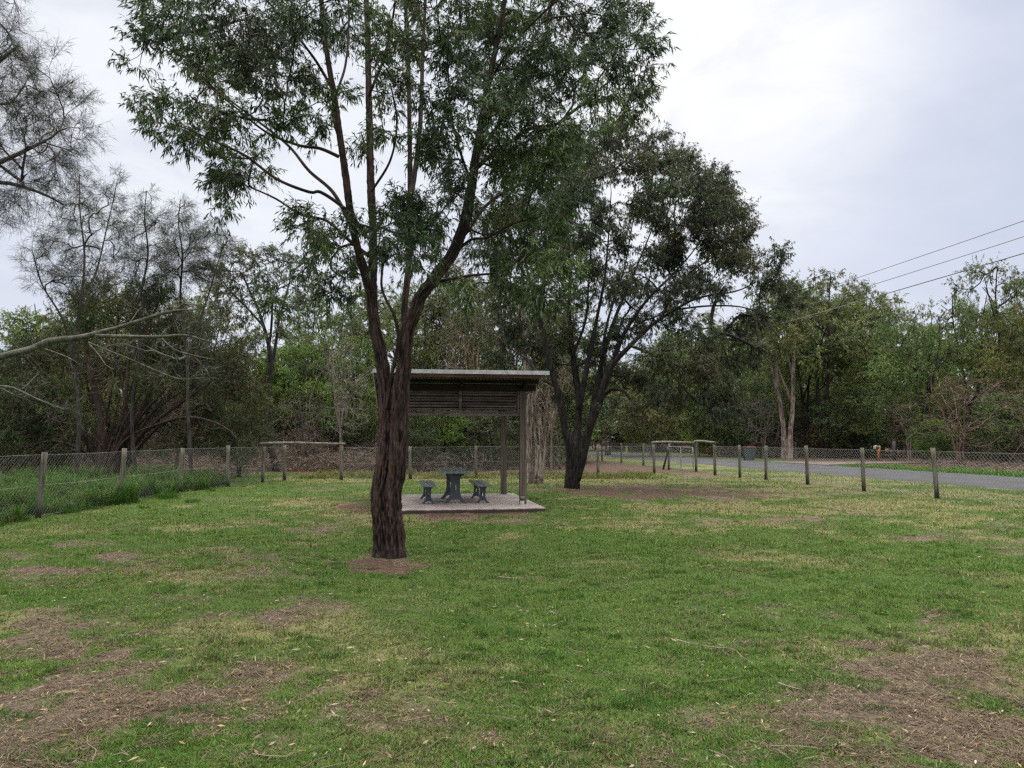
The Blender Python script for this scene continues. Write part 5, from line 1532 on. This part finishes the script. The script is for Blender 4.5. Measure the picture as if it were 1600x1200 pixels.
for Y in (86, 78, 70, 63, 56.5):
    fpts.append(np.array([road_near(Y) + ROAD_W + 5.2, Y, 0.0]))
for q in fpts:
    A = Acc(); post_mesh(A, (0, 0), 1.25, .06, (0.02, 0)); o = A.build('post', MAT['greybark'], e, col=False); o.location = tuple(q - b + [0, 0, float(ground_z(q[0], q[1]))])
A = Acc()
for a_, b_ in zip(fpts[:-1], fpts[1:]):
    for z in (.35, .75, 1.15): wire_tube(A, a_ - b + [0, 0, z], b_ - b + [0, 0, z], .008, 4, .03, 5)
A.build('line_wire', MAT['wire'], e, col=False)
gp = G(979, 709)
e = empty('guide_post', (gp[0], gp[1], 0)); tag(e, 'short faded yellow guide post beside the far road', 'post')
A = Acc(); A.box((-.09, -.03, -.1), (.09, .03, .75)); A.box((-.07, -.02, .751), (.07, .02, .82)); A.build('post', MAT['yellow'], e, col=False)

# power lines parallel to the road, with their poles
def wire_at(Y): return 15.5 + ROAD_K * (Y - 23.3)
PY0, PY1 = 2.0, 78.0
offs = [(0.0, 8.30, .011, 'uppermost thin power line over the road'), (0.0, 7.82, .011, 'middle thin power line over the road'), (0.02, 7.32, .017, 'lowest and thickest power line over the road')]
for dx, z, r, lab in offs:
    A = Acc(); n = 60; ys_ = np.linspace(PY0, PY1, n)
    t = (ys_ - PY0) / (PY1 - PY0)
    zz = z - 0.55 * 4 * t * (1 - t) + 0.30
    b = np.array([wire_at(PY0), PY0, 0])
    A.tube(np.stack([wire_at(ys_) + dx, ys_, zz], -1) - b, r, 6)
    o = A.build('power_line', MAT['cable'], None, col=False); o.location = tuple(b); tag(o, lab, 'power line', 'power lines over the road')
for (Y, lab) in ((PY1, 'timber power pole hidden among the trees far down the road'), (PY0, 'timber power pole beside the road nearest the camera')):
    e = empty('power_pole', (wire_at(Y), Y, 0)); tag(e, lab, 'pole')
    A = Acc(); A.tube([(0.14, 0, -.3), (0.14, 0, 9.3)], [.15, .11], 12); A.build('pole', MAT['greybark'], e, col=False)
    A = Acc(); A.box((-.5, -.05, 8.32), (.7, .05, 8.44)); A.build('crossarm', MAT['greybark'], e, col=False)
    for dx, z, r, lab2 in offs:
        A = Acc(); A.tube([(dx - .0, 0, z + .30 + r), (dx + .03, 0, z + .37 + r)], .04, 8); A.build('insulator', MAT['white'], e, col=False)

# ------------------------------------------------------------------ grass and litter
rng = np.random.default_rng(99)
def in_slab(X, Y):
    d0_ = (X - SC[0]) * U[0] + (Y - SC[1]) * U[1]; d1_ = (X - SC[0]) * V[0] + (Y - SC[1]) * V[1]
    return (d0_ > -SLW - .02) & (d0_ < .02) & (d1_ > -.02) & (d1_ < SLD + .02)

def blades(n, ymin, ymax, size, seed, hmul=1.0):
    rng = np.random.default_rng(seed)
    # density falls with distance
    inv = rng.uniform(1 / ymax ** 1.1, 1 / ymin ** 1.1, n)
    Y = inv ** (-1 / 1.1)
    X = rng.uniform(-1, 1, n) * (0.70 * Y + 2.6)
    dirt, dry, lit = maps(X, Y)
    fine = fbm(X * 9, Y * 9, seed=61, o=3)
    mic = fbm(X * 2.2, Y * 2.2, seed=62, o=4)
    g = dirt + (fine - .5) * 1.1 + rng.normal(0, .13, n)
    keep = (lit < .95 * rng.random(n) + .08) & ~in_slab(X, Y) & (X < road_near(Y) - .15) & (Y < 40) & (X > LF - 6)
    keep &= (np.hypot(X - (607 - 800) / 1200 * TY, Y - TY) > .3)
    bare = g > 0.5
    keep &= ~bare | (rng.random(n) < .38)
    pit = fbm(X * 5.5, Y * 5.5, seed=83, o=3)
    keep &= (pit > .40) | (rng.random(n) < .35)
    X, Y, dirt, dry, fine, mic, bare = [q[keep] for q in (X, Y, dirt, dry, fine, mic, bare)]
    n = len(X)
    sc = size * (0.75 + 0.035 * Y)
    clump = sstep(.45, .68, fine) * sstep(.38, .62, mic)
    h = (0.018 + 0.020 * rng.random(n) + 0.045 * clump) * sc * hmul * np.where(bare, .8, 1)
    w = (0.0022 + 0.0012 * rng.random(n)) * (0.55 + 0.10 * Y)
    strawy = bare | (dry + (rng.random(n) - .5) * 1.5 > 0.72)
    a = rng.uniform(0, 2 * math.pi, n)
    tilt = np.where(bare, rng.uniform(1.15, 1.52, n), rng.uniform(0.25, 1.25, n))
    h = np.where(bare, h * 1.7, h)
    d = np.stack([np.cos(a) * np.sin(tilt), np.sin(a) * np.sin(tilt), np.cos(tilt)], -1)
    b_ = np.stack([X, Y, ground_z(X, Y) + np.where(bare, .004, -.003)], -1)
    sd_ = np.stack([-np.sin(a), np.cos(a), 0 * a], -1) * w[:, None]
    mid = b_ + d * (h * .55)[:, None]; tip = b_ + d * h[:, None] + np.stack([np.cos(a), np.sin(a), -0.4 + 0 * a], -1) * (h * .22)[:, None]
    G1 = np.array([0.084, 0.152, 0.034]); G2 = np.array([0.134, 0.184, 0.050]); G3 = np.array([0.048, 0.115, 0.026])
    S1 = np.array([0.25, 0.20, 0.13]); S2 = np.array([0.15, 0.112, 0.080]); S3 = np.array([0.125, 0.15, 0.042])
    t = np.clip(mic * 1.8 - .4 + rng.normal(0, .15, n), 0, 1)[:, None]
    gc = G1 * (1 - t) + G2 * t; t2_ = clump[:, None]; gc = gc * (1 - .6 * t2_) + G3 * .6 * t2_
    u = rng.random((n, 1))
    sc_ = np.where(u < .4, S1, np.where(u < .7, S2, S3))
    sb = np.where(u < .3, S1, S2)
    c = np.where(strawy[:, None], np.where(bare[:, None], sb, sc_), gc) * rng.lognormal(0, .32, (n, 1))
    v = np.stack([b_ - sd_, b_ + sd_, mid + sd_ * .7, tip, mid - sd_ * .7], 1)
    A = Acc()
    off = np.arange(n)[:, None] * 5
    A.v.append(v.reshape(-1, 3)); A.f.append(np.concatenate([off + np.array([[0, 1, 2, 4]])])); A.s.append(np.zeros(n, bool)); A.c.append(np.repeat(c, 5, 0)); A.n = 5 * n
    A.cap_tris = [off + np.array([[4, 2, 3]])]
    return A
A = blades(800000, 3.0, 9.0, 1.0, 1)
tag(A.build('grass', MAT['grass']), 'short green and straw-coloured grass of the near lawn', 'grass', kind='stuff')
A = blades(460000, 9.0, 38.0, 1.0, 2)
tag(A.build('grass', MAT['grass']), 'short green grass of the far lawn around the shelter', 'grass', kind='stuff')

def tall_grass(n, label, xf, yr, h0, seed, cols, wmul=1.0, arch=.45, name='tall_grass'):
    rng = np.random.default_rng(seed)
    Y = rng.uniform(yr[0], yr[1], n); x0, x1 = xf(Y)
    X = x0 + (x1 - x0) * rng.random(n)
    cl = fbm(X * 1.6, Y * 1.6, seed=71, o=3)
    keep = rng.random(n) < sstep(.25, .55, cl) + .15
    X, Y, cl = X[keep], Y[keep], cl[keep]; n = len(X)
    h = h0 * rng.uniform(.35, 1.15, n) * (.25 + 2.2 * cl ** 2)
    a = rng.uniform(0, 6.28, n); w = rng.uniform(.004, .008, n) * wmul
    b_ = np.stack([X, Y, ground_z(X, Y)], -1)
    out = np.stack([np.cos(a), np.sin(a), 0 * a], -1)
    sd_ = np.stack([-np.sin(a), np.cos(a), 0 * a], -1) * w[:, None]
    p1 = b_ + out * (h * .12)[:, None] + np.array([0, 0, .5]) * h[:, None]
    p2 = b_ + out * (h * arch)[:, None] + np.array([0, 0, .85]) * h[:, None]
    p3 = b_ + out * (h * arch * 1.8)[:, None] + np.array([0, 0, .8]) * h[:, None]
    v = np.stack([b_ - sd_, b_ + sd_, p1 + sd_, p1 - sd_, p2 + sd_ * .8, p2 - sd_ * .8, p3], 1)
    A = Acc(); off = np.arange(n)[:, None] * 7
    cols = np.array(cols); c = cols[rng.integers(0, len(cols), n)] * rng.lognormal(0, .22, (n, 1))
    A.v.append(v.reshape(-1, 3)); A.f.append(np.concatenate([off + np.array([[0, 1, 2, 3]]), off + np.array([[3, 2, 4, 5]])])); A.s.append(np.zeros(2 * n, bool)); A.c.append(np.repeat(c, 7, 0)); A.n = 7 * n
    A.cap_tris = [off + np.array([[5, 4, 6]])]
    tag(A.build(name, MAT['grass']), label, 'grass', kind='stuff')
GC = [(0.050, 0.128, 0.026), (0.070, 0.16, 0.032), (0.034, 0.095, 0.022), (0.095, 0.145, 0.04), (0.13, 0.13, 0.06)]
tall_grass(100000, 'lush knee-high green grass behind the left fence', lambda Y: (-0 * Y + LF - 5.2, LF - .08 + 1.0 * (fbm(Y * .9, Y * 0, seed=4, o=3) - .45)), (11.0, 26.0), .46, 5, GC)
rng = np.random.default_rng(8)
tall_grass(9000, 'bright green roadside grass on the far verge', lambda Y: (road_near(Y) + ROAD_W + .15, road_near(Y) + ROAD_W + 2.3), (22, 43.5), .16, 6, [(0.07, 0.16, 0.03), (0.10, 0.19, 0.04)], 2.6)
tall_grass(9000, 'thin dry grass along the foot of the back fence', lambda Y: (-8.5 + 0 * Y, 6 + 0 * Y), (29.5, 34), .18, 7, [(0.16, 0.15, 0.06), (0.08, 0.12, 0.03), (0.2, 0.16, 0.09)], 1.6)
# tufts poking through the left fence
A = Acc()
for (px, py, hh, nb) in ((110, 802, .2, 120), (150, 796, .16, 80), (262, 780, .28, 260), (225, 795, .12, 70), (300, 786, .16, 110), (330, 768, .14, 90), (240, 768, .3, 240), (205, 787, .16, 90), (30, 815, .2, 90)):
    g0 = G(px, py); n = nb
    a = rng.uniform(0, 6.28, n); rr_ = hh * .9 * np.sqrt(rng.random(n))
    bb = np.stack([g0[0] + np.cos(a) * rr_, g0[1] + np.sin(a) * rr_, 0 * a], -1)
    o_ = unit(np.stack([np.cos(a) * .6 + rng.normal(0, .3, n), np.sin(a) * .6 + rng.normal(0, .3, n), 1 + 0 * a], -1))
    cols = np.array(GC)[rng.integers(0, 4, n)] * .85 * rng.lognormal(0, .2, (n, 1))
    leaf_quads(A, bb, o_, hh * rng.uniform(.6, 1.3, n), np.full(n, .012), cols, rng, .25)
tag(A.build('grass_tufts', MAT['grass']), 'dark green tufts of grass along the lawn side of the left fence', 'grass', kind='stuff')

# denser tufts scattered over the near lawn, some standing alone on the bare soil
A = Acc(); rng = np.random.default_rng(57)
n = 900
Y = (rng.uniform(1 / 17 ** 1.2, 1 / 3.4 ** 1.2, n)) ** (-1 / 1.2); X = rng.uniform(-.72, .72, n) * Y
dn = fbm(X * .8, Y * .8, seed=91, o=3); k = (dn > .47) & (X > LF + .3) & (X < road_near(Y) - 4) & ~in_slab(X, Y) & (np.hypot(X + 1.69, Y - TY) > .3)
for x, y in zip(X[k], Y[k]):
    nb = int(rng.integers(25, 110)); R_ = rng.uniform(.03, .13); hh = rng.uniform(.025, .06)
    a = rng.uniform(0, 6.28, nb); q = R_ * np.sqrt(rng.random(nb))
    gz = float(ground_z(x, y))
    bb = np.stack([x + np.cos(a) * q * 1.4, y + np.sin(a) * q, gz + 0 * a], -1)
    o_ = unit(np.stack([np.cos(a) * .5 + rng.normal(0, .45, nb), np.sin(a) * .5 + rng.normal(0, .45, nb), .8 + 0 * a], -1))
    bc = np.array([(0.046, 0.115, 0.024), (0.075, 0.15, 0.03), (0.034, 0.085, 0.02)])[rng.integers(0, 3)] * rng.uniform(.8, 1.2)
    leaf_quads(A, bb, o_, hh * rng.uniform(.5, 1.4, nb), np.full(nb, .0032 * (.6 + .08 * y)), bc * rng.lognormal(0, .2, (nb, 1)), rng, .3)
tag(A.build('grass_tufts', MAT['grass']), 'small green tufts scattered over the near lawn and its bare patches', 'grass', kind='stuff')

# fallen leaves, twigs, straw
A = Acc(); rng = np.random.default_rng(17)
n = 2000
Y = (rng.uniform(1 / 26 ** 1.3, 1 / 3.4 ** 1.3, n)) ** (-1 / 1.3); X = rng.uniform(-.72, .72, n) * Y
k = ~in_slab(X, Y) & (X < road_near(Y) - 1) & (X > LF); X, Y = X[k], Y[k]; n = len(X)
cc = np.array([(0.30, 0.2, 0.12), (0.22, 0.12, 0.075), (0.38, 0.29, 0.19), (0.13, 0.075, 0.05), (0.33, 0.27, 0.2)])[rng.integers(0, 5, n)] * rng.lognormal(0, .2, (n, 1))
a = rng.uniform(0, 6.28, n)
d = unit(np.stack([np.cos(a), np.sin(a), rng.normal(0, .18, n)], -1))
leaf_quads(A, np.stack([X, Y, ground_z(X, Y) + .018 + rng.random(n) * .012], -1), d, rng.uniform(.03, .075, n), rng.uniform(.006, .013, n) * (1 + Y * .03), cc, rng, .05)
n = 380
Y = (rng.uniform(1 / 14, 1 / 3.4, n)) ** -1.; X = rng.uniform(-.72, .72, n) * Y
for x, y in zip(X, Y):
    if in_slab(x, y) or x < LF: continue
    l = rng.uniform(.05, .28); a_ = rng.uniform(0, 6.28); z = float(ground_z(x, y)) + .016
    g_ = rng.uniform(.1, .3)
    p0 = np.array([x, y, z]); p2 = p0 + np.array([math.cos(a_) * l, math.sin(a_) * l, rng.normal(0, .012)])
    A.tube([p0, (p0 + p2) / 2 + [rng.normal(0, .12 * l), rng.normal(0, .12 * l), .006], p2], rng.uniform(.0012, .003), 3, c=(g_, g_ * .78, g_ * .6), cap=False)
tag(A.build('leaf_litter', MAT['needle']), 'scattered dry gum leaves and small twigs on the lawn', 'leaf litter', kind='stuff')

def stick(label, pts, r):
    p = [G(a, b) + [0, 0, .035] for a, b in pts]; b = p[0].copy(); b[2] = 0
    pp, r2 = resample([q - b for q in p], np.linspace(r, r * .5, len(p)), .05)
    A = Acc(); A.tube(pp, r2, 6)
    o = A.build('fallen_twig', MAT['deadwood'], None, col=False); o.location = tuple(b); o.color = (1.9, 1.9, 1.8, 1)
    tag(o, label, 'twig')
stick('long pale crooked twig lying on the green lawn right of centre', [(1056, 1006), (1085, 1014), (1118, 1019), (1146, 1022), (1160, 1034), (1177, 1045)], .005)
stick('short straight pale twig on the lawn below the crooked one', [(1215, 1075), (1235, 1082), (1258, 1088)], .005)
stick('thin pale stick on the lawn to the right of the trunk base', [(778, 906), (800, 908), (825, 908)], .006)

# brush heaps beyond the back fence
def brush(label, areas, seed):
    rng = np.random.default_rng(seed); A = Acc()
    for (X0, X1, Y0, Y1, H, n) in areas:
        X = rng.uniform(X0, X1, n); Y = rng.uniform(Y0, Y1, n)
        hh = H * fbm(X * .7, Y * .7, seed=14, o=3) * 1.4
        z = ground_z(X, Y) + hh * rng.random(n)
        a = rng.uniform(0, 6.28, n); l = rng.uniform(.12, .6, n)
        d = unit(np.stack([np.cos(a), np.sin(a), rng.normal(0, .35, n)], -1))
        g_ = rng.uniform(.07, .30, (n, 1)); c = np.concatenate([g_, g_ * .76, g_ * .64], 1)
        leaf_quads(A, np.stack([X, Y, z], -1), d, l, rng.uniform(.012, .03, n), c, rng, .1)
    tag(A.build('brush_heap', MAT['needle']), label, 'brush heap', kind='stuff')
brush('heap of brown dead branches and leaves behind the back fence on the left', [(-20, -3, 35.5, 41, .9, 26000), (-17, -11, 28, 34, .45, 4000)], 3)
brush('rusty brown leaf litter and sticks on the bank across the road at the right', [(road_near(34) + ROAD_W + 2.2, 34, 27, 44, .35, 12000)], 4)
print('done')
